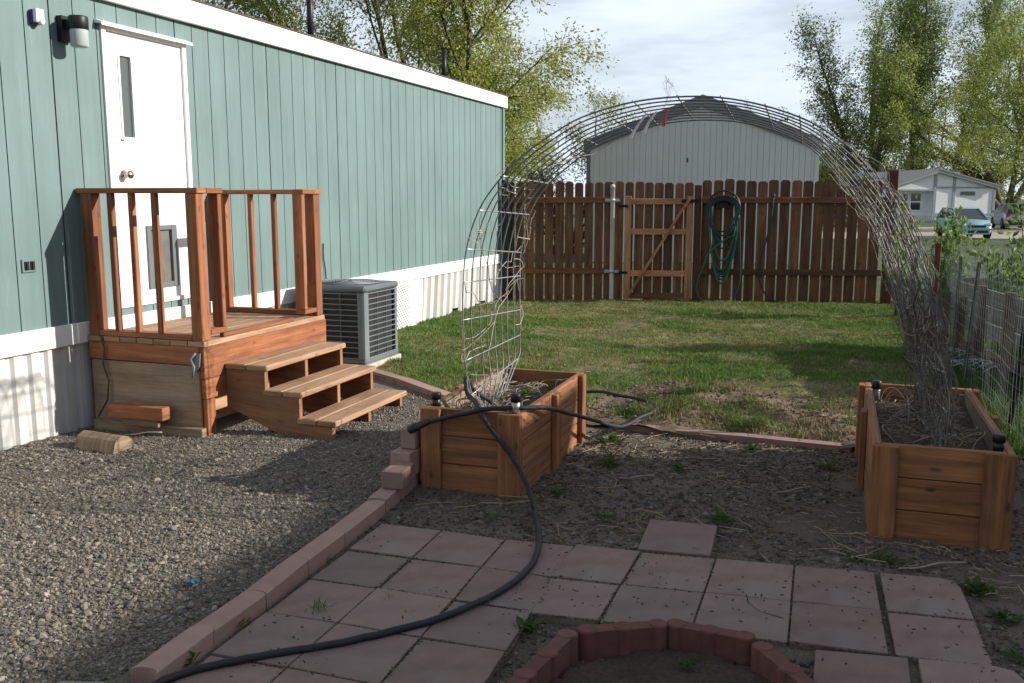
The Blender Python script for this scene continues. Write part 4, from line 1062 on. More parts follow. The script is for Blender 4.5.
# hose holder with coiled green hose, hung on the fence
def fworld(name, lab, cat, s, y, z):
    o = bpy.data.objects.new(name, None); COL.objects.link(o); p = FA+FD*s+Vector((-FD.y, FD.x))*y; o.location = (p.x, p.y, z); o.rotation_euler = (0, 0, FR_); o['_b'] = (s, y, z)
    return tag(o, lab, cat)
sh = sX(3.135)
hh = fworld('hose_holder', 'black half-round hose hanger fixed on the picket fence', 'hose hanger', sh, -.05, 1.5)
m = MB(); m.bx(sh-.10, sh+.10, -.058, -.045, 1.42, 1.58, 1); m.build('back_plate', M['black'], hh, bevel=.004)
m = MB()
ar = [(sh+.20*math.cos(a), 0, 1.43+.17*math.sin(a)) for a in np.linspace(R(15), R(165), 15)]; ar2 = [(sh+.15*math.cos(a), 0, 1.43+.10*math.sin(a)) for a in np.linspace(R(165), R(15), 15)]
m.prism([(x, -.18, z) for x, y, z in ar+ar2], (0, .13, 0)); m.build('saddle', M['black'], hh)
m = MB(); m.tube([(sh+.235*math.cos(a), -.185, 1.43+.245*math.sin(a)) for a in np.linspace(R(5), R(175), 17)], .014, 7); m.build('front_hoop', M['black'], hh)
random.seed(21)
m = MB(); P = []
loops = [(.20, .98), (.22, 1.02), (.17, .60), (.215, .93), (.18, .50), (.225, 1.06), (.19, .78), (.205, 1.12)]
for q, (w, dp) in enumerate(loops):
    y = -.085-.012*q; ph_ = random.uniform(-.015, .015)
    for a in np.linspace(0, 2*math.pi, 17)[:-1]:
        t = math.sin(a); x = sh+ph_+w*math.cos(a)*(1 if t > -.2 else .96)
        z = 1.43+.165*t if t > 0 else 1.43+(dp*t if abs(t) > .0 else 0)*(.92+.08*abs(t))
        P.append((x, y-.0007*len(P) % .01, z))
P += [(sh-.16, -.17, .8), (sh-.27, -.17, .55), (sh-.345, -.16, .33), (sh-.35, -.15, .17), (sh-.29, -.15, .07), (sh-.15, -.16, .04), (sh+.02, -.17, .04)]
m.tube(catmull(P, 3), .0125, 7)
gh = fworld('garden_hose', 'green hose coiled in long loops on the fence hanger', 'garden hose', sh, -.1, 0); m.build('hose_coil', M['greenhose'], gh)
m = MB(); P = []
for q, (w, dp) in enumerate([(.23, .36), (.235, .42)]):
    for a in np.linspace(0, 2*math.pi, 17)[:-1]:
        t = math.sin(a); P.append((sh+w*math.cos(a), -.185-.01*q, 1.44+(.16*t if t > 0 else dp*t)))
P += [(sh+.23, -.19, 1.3), (sh+.26, -.18, .8), (sh+.275, -.16, .35), (sh+.20, -.15, .08), (sh+.30, -.15, .03)]
m.tube(catmull(P, 3), .0125, 7); o = m.build('hose_coil', M['bluehose'], gh)
m = MB(); sb = sX(3.86); m.tube(catmull([(sb+.01, -.06, 1.60), (sb, -.08, 1.50), (sb-.03, -.07, 1.15), (sb-.12, -.07, .75), (sb-.16, -.07, .45), (sb-.09, -.07, .2), (sb+.06, -.08, .06), (sb+.25, -.09, .03)], 5), .013, 7); m.lathe((sb+.01, -.06, 1.58), [(.001, -.02), (.02, -.02), (.022, .03), (.016, .05), (.001, .05)], 10)
o2 = fworld('hanging_hose', 'thin dark hose hanging alone on the right part of the fence', 'garden hose', sb, -.07, 0); m.build('hose_length', M['bluehose'], o2)

# ================================================================== WIRE FENCE ON THE RIGHT AND YARD THINGS
wf = thing('wire_fence', 'welded wire mesh fence on metal stakes along the right side', 'fence', (1.0, 10, 0))
def wn(u): return 1.13-.026*(u-6)
def wires(par, P, Q, zb, zt, du, dzv, r, name, sag=.01):
    """vertical and horizontal wires of one mesh bay from P to Q (n,u)"""
    m = MB(); P = Vector(P); Q = Vector(Q); l = (Q-P).length; nv = int(l/du); nh = int((zt-zb)/dzv)
    w = random.uniform(0, 6)
    def pt(t, z):
        p = P+(Q-P)*t; o = math.sin(t*7+w+z*2)*sag*1.5
        return (p.x+o, p.y, z+math.sin(t*5+w)*sag)
    for i in range(nv+1):
        t = i/nv; m.tube([pt(t, z) for z in np.linspace(zb, zt, 4)], r, 3, False, random.uniform(.8, 1.2))
    for k in range(nh+1):
        z = zb+(zt-zb)*k/nh; m.tube([pt(t, z) for t in np.linspace(0, 1, 10)], r*1.1, 3, False)
    return m.build(name, M['meshwire'], par)
us_ = [4.3, 6.25, 7.55, 9.25, 11.4, 13.4, 15.1]
for a, b in zip(us_, us_[1:]): wires(wf, (wn(a), a), (wn(b), b), .02, 1.02, .075, .085, .0014, 'mesh_panel')
def stake(par, n, u, h, lean, mat, r=.016, name='stake', lean_u=0.):
    m = MB(); p0 = Vector((n, u, -.1)); p1 = Vector((n+lean, u+lean_u, h)); d_ = (p1-p0).normalized()
    m.bar(p0, p1, r*2, .006, (1, 0, 0)); m.bar(p0+Vector((0, .012, 0)), p1+Vector((0, .012, 0)), .005, r*1.6, (1, 0, 0)); m.build(name, M[mat], par)
stake(wf, wn(6.6)-.0, 6.66, .98, .06, 'darkmetal', .018)
stake(wf, 1.03, 8.33, 1.06, .06, 'wire', .018)
stake(wf, wn(9.25), 9.25, 1.05, .01, 'wire')
stake(wf, wn(11.4), 11.4, 1.05, .02, 'wire')
stake(wf, wn(13.4), 13.4, 1.02, .05, 'darkmetal')
part('wood_stake', 'gatepost', wf, lambda m: m.bar((.87, 9.42, -.1), (.88, 9.44, 1.16), .055, .05, (1, 0, 0)))
# silvered timber bin on brown legs, world frame
def W2H(x, y): return inv(x, y)
binn = thing('timber_bin', 'silvered timber bin on brown legs beyond the wire fence', 'timber bin', (*W2H(4.45, 8.0), 0), 'H')
b0 = Vector(W2H(4.45, 9.5)); b1 = Vector(W2H(4.28, 8.0)); ax_ = (b1-b0).normalized(); sd_ = Vector((-ax_.y, ax_.x))
if sd_.x < 0: sd_ = -sd_
Lb = (b1-b0).length+1.0; Wb = .95
def bp(a, s, z): p = b0+ax_*a+sd_*s; return (p.x, p.y, z)
for s, nm in ((0, 'side_board'), (Wb, 'side_board')):
    for k, z in enumerate((.40, .55, .70)):
        m = MB(); m.bar(bp(0, s, z-.02*0), bp(Lb, s, z-.04), .03, .135); m.build(nm, M['grey_wood'], binn, bevel=.004)
for a in (0, Lb):
    for z in (.40, .55, .70):
        m = MB(); m.bar(bp(a, .02, z-.02*(a > 0)), bp(a, Wb-.02, z-.02*(a > 0)), .03, .135); m.build('end_board', M['grey_wood'], binn, bevel=.004)
for a in (.12, .55, 1.05, 1.7, Lb-.1):
    for s in (-.04, Wb+.04):
        m = MB(); m.bar(bp(a, s, -.06), bp(a+random.uniform(-.02, .02), s, random.choice((.62, .80, .78))), .085, .085, (1, 0, 0)); m.build('leg', M['brown_wood'], binn, bevel=.005)
m = MB(); m.bar(bp(-.1, .0, .16), bp(Lb, .0, .14), .10, .05); m.build('foot_rail', M['brown_wood'], binn, bevel=.004)
m = MB(); m.bar(bp(-.3, .35, .015), bp(1.7, .3, .02), .16, .04); m.build('foot_rail', M['brown_wood'], binn, bevel=.004)
wires(binn, bp(0, -.06, 0)[:2], bp(Lb, -.06, 0)[:2], .78, 1.16, .06, .06, .0013, 'mesh_guard', .006)
wires(binn, bp(0.02, Wb+.06, 0)[:2], bp(Lb, Wb+.06, 0)[:2], .78, 1.14, .06, .06, .0012, 'mesh_guard', .006)
wires(binn, bp(0, -.03, 0)[:2], bp(0, Wb, 0)[:2], .78, 1.16, .06, .06, .0012, 'mesh_guard', .006)
# crumpled wire mesh lying on the grass
m = MB(); random.seed(9)
c = W2H(3.98, 8.42)
for i in range(16):
    a0 = i*.055; m.tube([(c[0]-.30+.062*k, c[1]-.45+a0+random.gauss(0, .006), .11+.035*math.sin(k*1.3+i*.9)+.03*math.sin(i*.6)) for k in range(13)], .0045, 4, False)
for k in range(13):
    m.tube([(c[0]-.30+.062*k, c[1]-.45+i*.055, .11+.035*math.sin(k*1.3+i*.9)+.03*math.sin(i*.6)) for i in range(16)], .0035, 4, False)
tag(m.build('wire_mesh_sheet', M['galv'], None, (c[0], c[1], 0)), 'crumpled bright wire mesh sheet lying on the grass by the timber bin', 'wire mesh')

# ================================================================== SHED BEHIND THE FENCE (world frame, y = 25)
random.seed(31)
SY = 25.; sx0, sx1, ez, rz_ = 2.02, 7.95, 3.03, 4.15
shed = thing('shed', 'pale grey gabled shed with dark roof edge behind the wooden fence', 'shed', (5, SY, -.25), 'W'); shed.rotation_euler[2] = R(-7.5)
m = MB(); xm = (sx0+sx1)/2
def gz_(x): return ez+(rz_-ez)*(1-abs(x-xm)/(xm-sx0))
x = sx0; pw = .1525; k = 0
while x < sx1-1e-4:   # grooved gable siding
    x2 = min(x+pw, sx1); gw = .016 if k % 8 == 7 else .010
    cuts = [x, x2-gw, x2]
    if x < xm < x2-gw: cuts = [x, xm, x2-gw, x2]
    for a, b in zip(cuts, cuts[1:]):
        y = SY if not (b == x2) else SY+.009
        m.face([(a, y, -.4), (b, y, -.4), (b, y, gz_(b)), (a, y, gz_(a))])
    x = x2; k += 1
for x in (sx0, sx1): m.face([(x, SY, -.4), (x, SY+7, -.4), (x, SY+7, ez), (x, SY, ez)])
m.face([(sx0, SY+7, -.4), (sx1, SY+7, -.4), (sx1, SY+7, ez), (xm, SY+7, rz_), (sx0, SY+7, ez)])
m.build('wall', M['siding'], shed, frame='W')
for x, mt in ((sx0, 'shedtrim'), (sx1, 'siding')):
    m = MB(); m.bx(x-.05, x+.06, SY-.03, SY-.004, -.4, ez+.02, 1); m.build('corner_trim', M[mt], shed)
sl = (rz_-ez)/(xm-sx0)
for s in (-1, 1):
    xe = xm+s*(xm-sx0+.12)
    zl = rz_-sl*(xm-sx0+.12)
    m = MB(); m.prism([(xm, SY-.09, rz_+.03), (xe, SY-.09, zl+.03), (xe, SY-.09, zl+.09), (xm, SY-.09, rz_+.09)], (0, 7.3, 0)); m.build('roof', M['shedtrim'], shed)
    m = MB(); m.prism([(xm, SY-.075, rz_-.20), (xe, SY-.075, zl-.20), (xe, SY-.075, zl+.029), (xm, SY-.075, rz_+.029)], (0, .07, 0)); m.build('fascia', M['shedtrim'], shed)
m = MB(); m.bx(4.625, 4.655, SY-.02, SY-.003, 2.50, 2.62, 1); m.build('wall_hook', M['darkmetal'], shed)
m = MB(); m.bx(sx0+.06, sx1-.06, SY-.012, SY-.002, 3.05, 3.065, 1)
# ================================================================== FAR HOUSE
FH = 79.; gz0 = ground_z(34, FH)
fh = thing('distant_house', 'white gabled house with grey trim beyond the parked cars', 'house', (36, FH, gz0), 'W'); fh.rotation_euler[2] = R(6)
hx0, hx1 = 31.2, 41.0; hm = (hx0+hx1)/2-.55; he, hr = gz0+3.0, gz0+4.35
def hz(x): return he+(hr-he)*(1-(hm-x)/(hm-hx0)) if x < hm else he+(hr-he)*(1-(x-hm)/(hx1-hm))
wx0, wx1 = 31.35, 40.8
m = MB(); rx = 35.4     # left bay under the roof is recessed
m.face([(rx, FH, gz0), (wx1, FH, gz0), (wx1, FH, hz(wx1)), (hm, FH, hr), (rx, FH, hz(rx))]); m.face([(wx1, FH, gz0), (wx1, FH+14, gz0), (wx1, FH+14, he), (wx1, FH, he)])
m.face([(wx0, FH, gz0+2.75), (rx, FH, gz0+2.75), (rx, FH, hz(rx)), (wx0, FH, hz(wx0))])
m.face([(wx0, FH+.9, gz0), (rx, FH+.9, gz0), (rx, FH+.9, gz0+2.75), (wx0, FH+.9, gz0+2.75)]); m.face([(rx, FH, gz0), (rx, FH+.9, gz0), (rx, FH+.9, gz0+2.75), (rx, FH, gz0+2.75)])
m.face([(wx0, FH, gz0+2.75), (wx0, FH+.9, gz0+2.75), (rx, FH+.9, gz0+2.75), (rx, FH, gz0+2.75)]); m.face([(wx0, FH+.9, gz0), (wx0, FH+14, gz0), (wx0, FH+14, he), (wx0, FH, he)])
m.build('wall', M['hwall'], fh)
for a, b in (((hm, hr), (hx0-.25, hz(hx0)-.12)), ((hm, hr), (hx1+.3, hz(hx1)-.08))):
    m = MB(); m.prism([(a[0], FH-.4, a[1]+.02), (b[0], FH-.4, b[1]+.02), (b[0], FH-.4, b[1]+.12), (a[0], FH-.4, a[1]+.12)], (0, 15, 0)); m.build('roof', M['hroof'], fh)
    m = MB(); m.prism([(a[0], FH-.36, a[1]-.20), (b[0], FH-.36, b[1]-.20), (b[0], FH-.36, b[1]+.019), (a[0], FH-.36, a[1]+.019)], (0, .1, 0)); m.build('rake_board', M['htrim'], fh)
def hbar(x0, x1, z0, z1, y=FH, mt='htrim', nm='trim_board'):
    m = MB(); m.bx(x0, x1, y-.06, y-.01, gz0+z0, gz0+z1, 1); return m.build(nm, M[mt], fh)
hbar(35.3, 35.55, 0, 3.95); hbar(37.0, 37.22, .6, 4.2); hbar(35.55, 40.8, 2.85, 2.98); hbar(40.6, 40.85, .3, 2.9); hbar(35.55, 37., .55, .8); hbar(37.22, 40.6, .62, .74)
hbar(wx0, 35.3, 2.62, 2.74)
for x0, x1 in ((31.6, 32.5), (32.8, 33.6), (33.75, 34.75)):
    fr = hbar(x0, x1, .95, 2.5, FH+.9, 'hwall', 'window')
    for z0, z1 in ((1.05, 1.66), (1.78, 2.42)):
        m = MB(); m.bx(x0+.08, x1-.08, FH+.82, FH+.835, gz0+z0, gz0+z1, 1); m.build('pane', M['pane'], fr)
fr = hbar(37.7, 39.0, 2.25, 2.6, FH, 'htrim', 'window'); m = MB(); m.bx(37.75, 38.95, FH-.07, FH-.062, gz0+2.3, gz0+2.55, 1); m.build('pane', M['pane'], fr)
hbar(wx0, 40.8, 0, .55, FH-.005 if False else FH+.0, 'htrim', 'skirt_band') if False else None
m = MB()
for k in range(34): m.bx(31.4+k*.16, 31.44+k*.16, FH-1.2, FH-1.16, gz0, gz0+.62, 1)
m.bx(31.3, 36.8, FH-1.22, FH-1.14, gz0+.60, gz0+.68, 1); m.bx(31.3, 36.8, FH-1.15, FH+.88, gz0+.02, gz0+.22, 1); m.build('porch_rail', M['htrim'], fh)

# ================================================================== CARS
def loft(secs, mat, name, par, cap=True):
    """secs: list of (x, [(y,z)...] right half from bottom centre to top centre)"""
    m = MB(); rings = []
    for x, half in secs:
        ring = [(x, y, z) for y, z in half]+[(x, -y, z) for y, z in half[::-1] if y > 1e-6]
        rings.append(ring)
    n = len(rings[0])
    for a, b in zip(rings, rings[1:]):
        for i in range(n):
            j = (i+1) % n; m.face([a[i], a[j], b[j], b[i]], smooth=True)
    m.face(rings[0][::-1]); m.face(rings[-1])
    base = Vector(par['_b']); me_o = m.build(name, M[mat], None, (0, 0, 0), 'W')
    me_o.location = (0, 0, 0); me_o.parent = par
    b = bmesh.new(); b.from_mesh(me_o.data); bmesh.ops.remove_doubles(b, verts=b.verts, dist=.001); bmesh.ops.recalc_face_normals(b, faces=b.faces); b.to_mesh(me_o.data); b.free()
    return me_o
def lpart(name, mat, par, fn, bev=0.):
    m = MB(); fn(m); o = m.build(name, M[mat], None, (0, 0, 0), 'W', bev); o.location = (0, 0, 0); o.parent = par; return o
def car(name, label, pos, yaw, L, Wd, Ht, paint, prof_top, cabin, wheel_r, rear):
    """x forward. prof_top: (x fraction, hood/belt height); cabin: (x0 base rear, x0 top rear, x1 top front, x1 base front) fractions of L"""
    o = bpy.data.objects.new(name, None); COL.objects.link(o); o.location = pos; o.rotation_euler = (0, 0, yaw); o['_b'] = (0, 0, 0)
    tag(o, label, 'car', 'cars parked on the gravel drive'); w = Wd/2
    secs = []
    for fx, zt_, wf_ in prof_top:
        ww = w*wf_; zb = .22
        secs.append((fx*L, [(0, zb), (ww*.9, zb), (ww*.985, zb+.12), (ww, zb+.30), (ww*.985, zt_-.12), (ww*.93, zt_-.02), (0, zt_+.02)]))
    loft(secs, paint, 'body', o)
    a, b, c, d_ = [f*L for f in cabin]; zb = prof_top[len(prof_top)//2][1]-.04; zt_ = Ht
    def ring(x, z, ww): return [(x, ww, z), (x, -ww, z)]
    wb, wt = w*.93, w*.72
    def cab(m):
        P = {k: v for k, v in zip('abcdefgh', [(a, wb, zb), (d_, wb, zb), (c, wt, zt_-.05), (b, wt, zt_-.05), (a, -wb, zb), (d_, -wb, zb), (c, -wt, zt_-.05), (b, -wt, zt_-.05)])}
        for q in ('abcd', 'fehg', 'bfgc', 'eadh'): m.face([P[i] for i in q])
    lpart('windows', 'carglass', o, cab)
    def rf(m):
        m.prism([(b-.06, wt+.01, zt_-.06), (c+.05, wt+.01, zt_-.06), (c-.05, wt-.05, zt_), (b+.05, wt-.05, zt_)], (0, -2*wt-.02, 0), 1., True)
        for s in (1, -1):
            for p0, p1 in (((a, s*wb, zb), (b, s*wt, zt_-.04)), ((d_, s*wb, zb), (c, s*wt, zt_-.04)), (((a+d_)/2-.05, s*wb, zb), ((b+c)/2-.05, s*wt, zt_-.04))):
                m.bar(p0, p1, .07, .045, (0, 1, 0), 1.)
    lpart('roof', paint, o, rf)
    for fx in (.31, -.31):
        for s in (1, -1):
            wl = lpart('wheel', 'tyre', o, lambda m: m.lathe((fx*L, s*(w-.19), wheel_r), [(wheel_r*.6, 0), (wheel_r*.96, 0), (wheel_r, .03), (wheel_r, .17), (wheel_r*.95, .20), (wheel_r*.66, .205)], 20, (0, s, 0)))
            lpart('rim', 'rim', wl, lambda m: (m.lathe((fx*L, s*(w-.19), wheel_r), [(wheel_r*.66, .20), (wheel_r*.6, .18), (wheel_r*.2, .19), (.001, .195)], 20, (0, s, 0))))
            lpart('wheel_arch', 'black', o, lambda m: m.lathe((fx*L, s*(w-.02), wheel_r+.01), [(.001, 0.), (wheel_r*1.17, 0.), (wheel_r*1.17, .022), (.001, .022)], 22, (0, s, 0)))
    for s in (1, -1):
        lpart('mirror', paint, o, lambda m: m.box((d_-.35, s*(w+.09), zb+.10), (.10, .18, .13), None, 1.), .03)
        if rear:
            lpart('tail_light', 'redlens', o, lambda m: m.box((-L/2+.05, s*(w-.16), zb-.12), (.10, .22, .26), None, 1.), .03)
        else:
            lpart('headlight', 'lens', o, lambda m: m.box((L/2-.20, s*(w-.22), .70), (.30, .26, .15), Matrix.Rotation(-.35*s, 3, 'Z'), 1.), .05)
    if rear:
        lpart('bumper', 'black', o, lambda m: m.bx(-L/2-.06, -L/2+.12, -w*.93, w*.93, .28, .62, 1.), .04)
        lpart('number_plate', 'lens', o, lambda m: m.bx(-L/2-.03, -L/2-.0, -.16, .16, .74, .88, 1.))
    else:
        lpart('grille', 'black', o, lambda m: (m.bx(L/2-.10, L/2+.012, -.42, .42, .56, .68, 1.), m.bx(L/2-.08, L/2+.02, -.55, .55, .30, .42, 1.)), .01)
        lpart('bumper', paint, o, lambda m: m.bx(L/2-.15, L/2+.015, -w*.86, w*.86, .43, .54, 1.), .02)
    return o
px, py = 23.4, 48.6
fwd = R(-97)
car('parked_car', 'teal hatchback facing the yard on the gravel drive', (px, py, ground_z(px, py)+.02), fwd, 3.95, 1.70, 1.52, 'tealcar',
    [(-.5, .80, .80), (-.47, .98, .93), (-.3, 1.00, 1.), (0, .99, 1.), (.2, .98, 1.), (.33, .93, .98), (.43, .80, .93), (.485, .66, .82), (.5, .58, .72)], (-.46, -.36, .06, .30), .31, False)
px, py = 33.6, 63.
car('parked_car', 'silver crossover seen from behind with dark rear window', (px, py, ground_z(px, py)+.02), R(75), 4.5, 1.86, 1.66, 'silver',
    [(-.5, .90, .88), (-.47, 1.05, .97), (-.3, 1.07, 1.), (0, 1.07, 1.), (.2, 1.06, 1.), (.35, 1.0, .97), (.47, .80, .88), (.5, .68, .75)], (-.485, -.38, .08, .30), .35, True)
px, py = 42.2, 70.
car('parked_car', 'dark car half hidden at the far right end of the drive', (px, py, ground_z(px, py)+.02), math.atan2(1, .5), 4.5, 1.82, 1.5, 'pane',
    [(-.5, .85, .88), (-.47, 1.0, .97), (-.3, 1.0, 1.), (0, 1.0, 1.), (.2, .98, 1.), (.35, .92, .97), (.47, .75, .88), (.5, .65, .75)], (-.44, -.32, .08, .30), .33, True)

# ================================================================== TREES
def leaf_mesh(name, P, D, size, aspect, cols, parent, base, droop=.3):
    """one leaf quad-pair per point; D preferred direction"""
    k = len(P); a = rng.normal(0, 1, (k, 3))+D*1.2; a[:, 2] -= droop; a /= np.linalg.norm(a, axis=1, keepdims=True)+1e-9
    b = np.cross(a, rng.normal(0, 1, (k, 3))); b /= np.linalg.norm(b, axis=1, keepdims=True)+1e-9
    L = (size*rng.uniform(.6, 1.35, k))[:, None]; Wd = L*aspect*.5; c = np.cross(a, b)
    mid = P+a*L*.45+c*L*.08
    V = np.stack([P, mid-b*Wd, P+a*L, mid+b*Wd], 1).reshape(-1, 3); F = np.arange(k*4).reshape(k, 4)
    return np_mesh(name, V, F, M['leaf'], np.repeat(cols, 4, 0), parent, base)
def tree(name, label, pos, height, r0, stems, cfg, seed, group=None):
    rn = random.Random(seed); o = thing(name, label, 'tree', pos, 'W', group); mb = MB(); sites = []
    P0 = Vector(pos)
    def grow(p, d, l, r, lev):
        n = cfg['segs'][lev]; pts = [p.copy()]; rad = [r]; q = p.copy(); dd = d.copy()
        for i in range(n):
            dd = dd+Vector((rn.gauss(0, cfg['wob']), rn.gauss(0, cfg['wob']), rn.gauss(0, cfg['wob'])*.7+cfg['trop'][lev]))
            dd.normalize(); q = q+dd*(l/n); pts.append(q.copy()); rad.append(max(r*(1-(i+1)/n*cfg['taper']), .004))
        mb.tube(pts, rad, 6 if lev == 0 else (5 if lev == 1 else 3), False)
        if lev >= cfg['leaf_from']:
            for i in range(1, n+1): sites.append((pts[i], (pts[i]-pts[i-1]).normalized(), l/n, lev))
        if lev < cfg['levels']:
            nb = cfg['nb'][lev]
            for k in range(nb):
                t = cfg['start'][lev]+(1-cfg['start'][lev])*(k+rn.random())/nb; f = t*n; i = min(int(f), n-1); bp_ = pts[i].lerp(pts[i+1], f-i)
                par = (pts[i+1]-pts[i]).normalized(); az = rn.uniform(0, 6.283); e1 = par.orthogonal().normalized(); e2 = par.cross(e1)
                an = R(rn.gauss(cfg['ang'][lev], 8)); nd = par*math.cos(an)+(e1*math.cos(az)+e2*math.sin(az))*math.sin(an)
                ll = l*cfg['ratio'][lev]*rn.uniform(.65, 1.2)*(1.15-t*cfg['short'])
                grow(bp_, nd, ll, max(rad[i]*cfg['rr'][lev], .006), lev+1)
    for (dx, dy, dz, hf_) in stems:
        grow(P0+Vector((dx*.12, dy*.12, -.1)), Vector((dx, dy, dz)).normalized(), height*hf_, r0*rn.uniform(.8, 1.1), 0)
    mb.build('trunk', M[cfg.get('bark', 'bark')], o)
    if not cfg['leaves']: return o
    S_ = np.array([s[0] for s in sites]); Dv = np.array([s[1] for s in sites]); ln = np.array([s[2] for s in sites])
    pr = ln*rng.lognormal(0, .85, len(ln)); pr = pr/pr.sum(); k = cfg['leaves']; ii = rng.choice(len(S_), k, p=pr)
    P = S_[ii]-Dv[ii]*(ln[ii]*rng.random(k))[:, None]+rng.normal(0, cfg['puff'], (k, 3))
    pal = np.array(cfg['pal']); clump = (vnoise(P[:, 0]*.9+P[:, 2]*.5, P[:, 1]*.9+P[:, 2]*.7, cfg.get('cf', 1.), seed % 7)); ci = np.clip((clump*len(pal)+rng.normal(0, .7, k)).astype(int), 0, len(pal)-1)
    cols = pal[ci]*rng.uniform(.75, 1.25, (k, 1))
    leaf_mesh('crown', P, Dv[ii], cfg['leaf'], cfg['asp'], cols, o, tuple(pos), cfg.get('droop', .3))
    return o
YG = [(.28, .33, .060), (.35, .385, .072), (.42, .43, .09), (.23, .285, .060), (.46, .44, .13)]
WILLOW = dict(segs=(9, 7, 5, 4), wob=.10, trop=(.02, .015, -.02, -.05), taper=.85, levels=3, leaf_from=2, nb=(10, 8, 7), start=(.16, .2, .15), ang=(40, 44, 46), ratio=(.40, .50, .55), short=.45, rr=(.5, .5, .5), leaves=150000, puff=.13, pal=YG, leaf=.092, asp=.40, droop=.5, cf=.8)
tree('leafy_tree', 'large yellow-green spring tree rising behind the end of the teal home', (-2.0, 24.0, -.15), 9.2, .13, [(.16, 0, 1, .95), (.03, .2, 1, 1.05), (-.2, -.1, 1, 1.0), (-.5, .1, 1, .95), (.33, .1, .9, .62), (.05, -.3, 1, .9), (-.8, .1, .9, .75), (.22,-.25,1,.5), (.1,-.3,1,.45)], WILLOW, 5)
tree('leafy_tree', 'low yellow-green tree between the teal home and the shed', (1.6, 29.0, -.3), 4.6, .10, [(.3, 0, 1, 1), (-.3, .2, 1, 1), (.5, -.1, .9, .8), (-.6, 0, .9, .8)], dict(WILLOW, leaves=15000, nb=(7, 6, 5)), 6)
tree('leafy_tree', 'yellow-green tree top showing above the near part of the teal roof', (-9.2, 24.5, -.2), 8.3, .18, [(.25, 0, 1, 1), (-.3, .2, 1, 1), (.6, -.1, .9, .8), (-.7, 0, .9, .85)], dict(WILLOW, leaves=22000, nb=(8, 7, 6)), 8)
PG = [(.17, .24, .055), (.215, .285, .063), (.26, .325, .075), (.14, .205, .05), (.32, .365, .095)]
POP = dict(segs=(12, 7, 5), wob=.055, trop=(.015, .055, .02), taper=.9, levels=2, leaf_from=1, nb=(44, 8), start=(.24, .12), ang=(42, 42), ratio=(.25, .48), short=.62, rr=(.34, .5), leaves=9000, puff=.36, pal=PG, leaf=.23, asp=.6, bark='barkg', cf=.35, droop=.1)
def poplar(x, y, h, lean, lab, seed, r=.40, **k):
    tree('poplar', lab, (x, y, ground_z(x, y)), h, r, [(lean, 0, 1, 1.)]+k.pop('more', []), dict(POP, **k), seed, 'poplars behind the distant house')
Yp = 102
gx_ = lambda px: (px-512)/941*Yp
poplar(gx_(866), Yp, 20.6, -.21, 'leftmost poplar, leaning left beside the shed', 41, leaves=10500)
poplar(gx_(884), Yp+3, 22.9, -.10, 'second poplar from the shed, tall with a narrow crown', 42, leaves=11500)
poplar(gx_(921), Yp+2, 26.5, -.07, 'tall poplar above the ridge of the distant house', 43, leaves=12500, start=(.30, .12))
poplar(gx_(930), Yp+5, 27., .05, 'straight poplar just right of the one above the house ridge', 44, leaves=12500, start=(.30, .12))
poplar(gx_(946), Yp, 25., .15, 'poplar leaning right above the white house wall', 45, leaves=14000, start=(.28, .12))
poplar(gx_(903), Yp+8, 24., -.02, 'poplar behind and between the leaning ones left of the house ridge', 46, leaves=8000)
OAK = dict(WILLOW, leaves=52000, leaf=.24, ratio=(.5, .5, .55), asp=.5, puff=.35, pal=[(.23, .28, .06), (.30, .34, .07), (.37, .39, .09), (.19, .25, .06)], nb=(9, 7, 6), cf=.3)
tree('leafy_tree', 'broad yellow-green tree behind the right end of the white house', (51.5, 98, ground_z(51, 98)), 19, .38, [(-.35, 0, 1, 1), (.1, .2, 1, 1.05), (-.65, -.1, .9, .85), (.5, 0, 1, .9)], OAK, 51)
tree('leafy_tree', 'nearer yellow-green tree reaching in from the right with dark limbs', (36.5, 60, ground_z(36, 60)), 13., .26, [(-.30, 0, 1, 1), (-.62, .1, .9, .9), (.2, .2, 1, 1), (.55, 0, 1, .9)], dict(OAK, leaves=50000, leaf=.17, puff=.26), 53)
random.seed(77)
for i, (x, y, h, lab) in enumerate(((33., 96, 5.6, 'rounded bush at the left gable end of the white house'), (38.5, 112, 8., 'rounded green bush behind the ridge of the white house'), (46., 110, 8.5, 'rounded bush behind the right gable end of the white house'),
                                    (23.5, 66, 3.9, 'green bush just above the right end of the wooden fence'), (19.0, 60, 4.2, 'green bush touching the right side of the shed'), (54., 108, 7., 'bush at the right edge beyond the dark car'), (28., 104, 9., 'green bush under the leftmost poplar'))):
    tree('bushy_tree', lab, (x, y, ground_z(x, y)), h, .12, [(.3, 0, 1, .8), (-.3, .1, 1, .8), (.6, .1, .8, .7), (-.6, -.1, .8, .7), (0, .3, 1, .9)], dict(OAK, leaves=7000, leaf=.26 if h < 5 else .36, puff=.28, nb=(7, 6, 5), pal=[(.18, .24, .055), (.23, .28, .065), (.145, .20, .05), (.28, .30, .09)]), 60+i, 'bushes beyond the fence')
BARE = dict(WILLOW, leaves=0, nb=(6, 6, 5), ratio=(.26, .45, .5), ang=(28, 36, 40), bark='barkg', trop=(.02, .05, .03, .02), taper=.92)
tree('bare_tree', 'bare twiggy treetop just left of the shed ridge', (9.3, 66, -.45), 9.6, .06, [(.1, 0, 1, 1), (-.12, 0, 1, .95), (.03, .1, 1, 1)], BARE, 71)
tree('bare_tree', 'bare twiggy treetop just right of the shed ridge', (16.0, 66, -.45), 8.7, .06, [(.1, 0, 1, 1), (-.25, 0, 1, .95), (.05, .1, 1, 1)], BARE, 72)

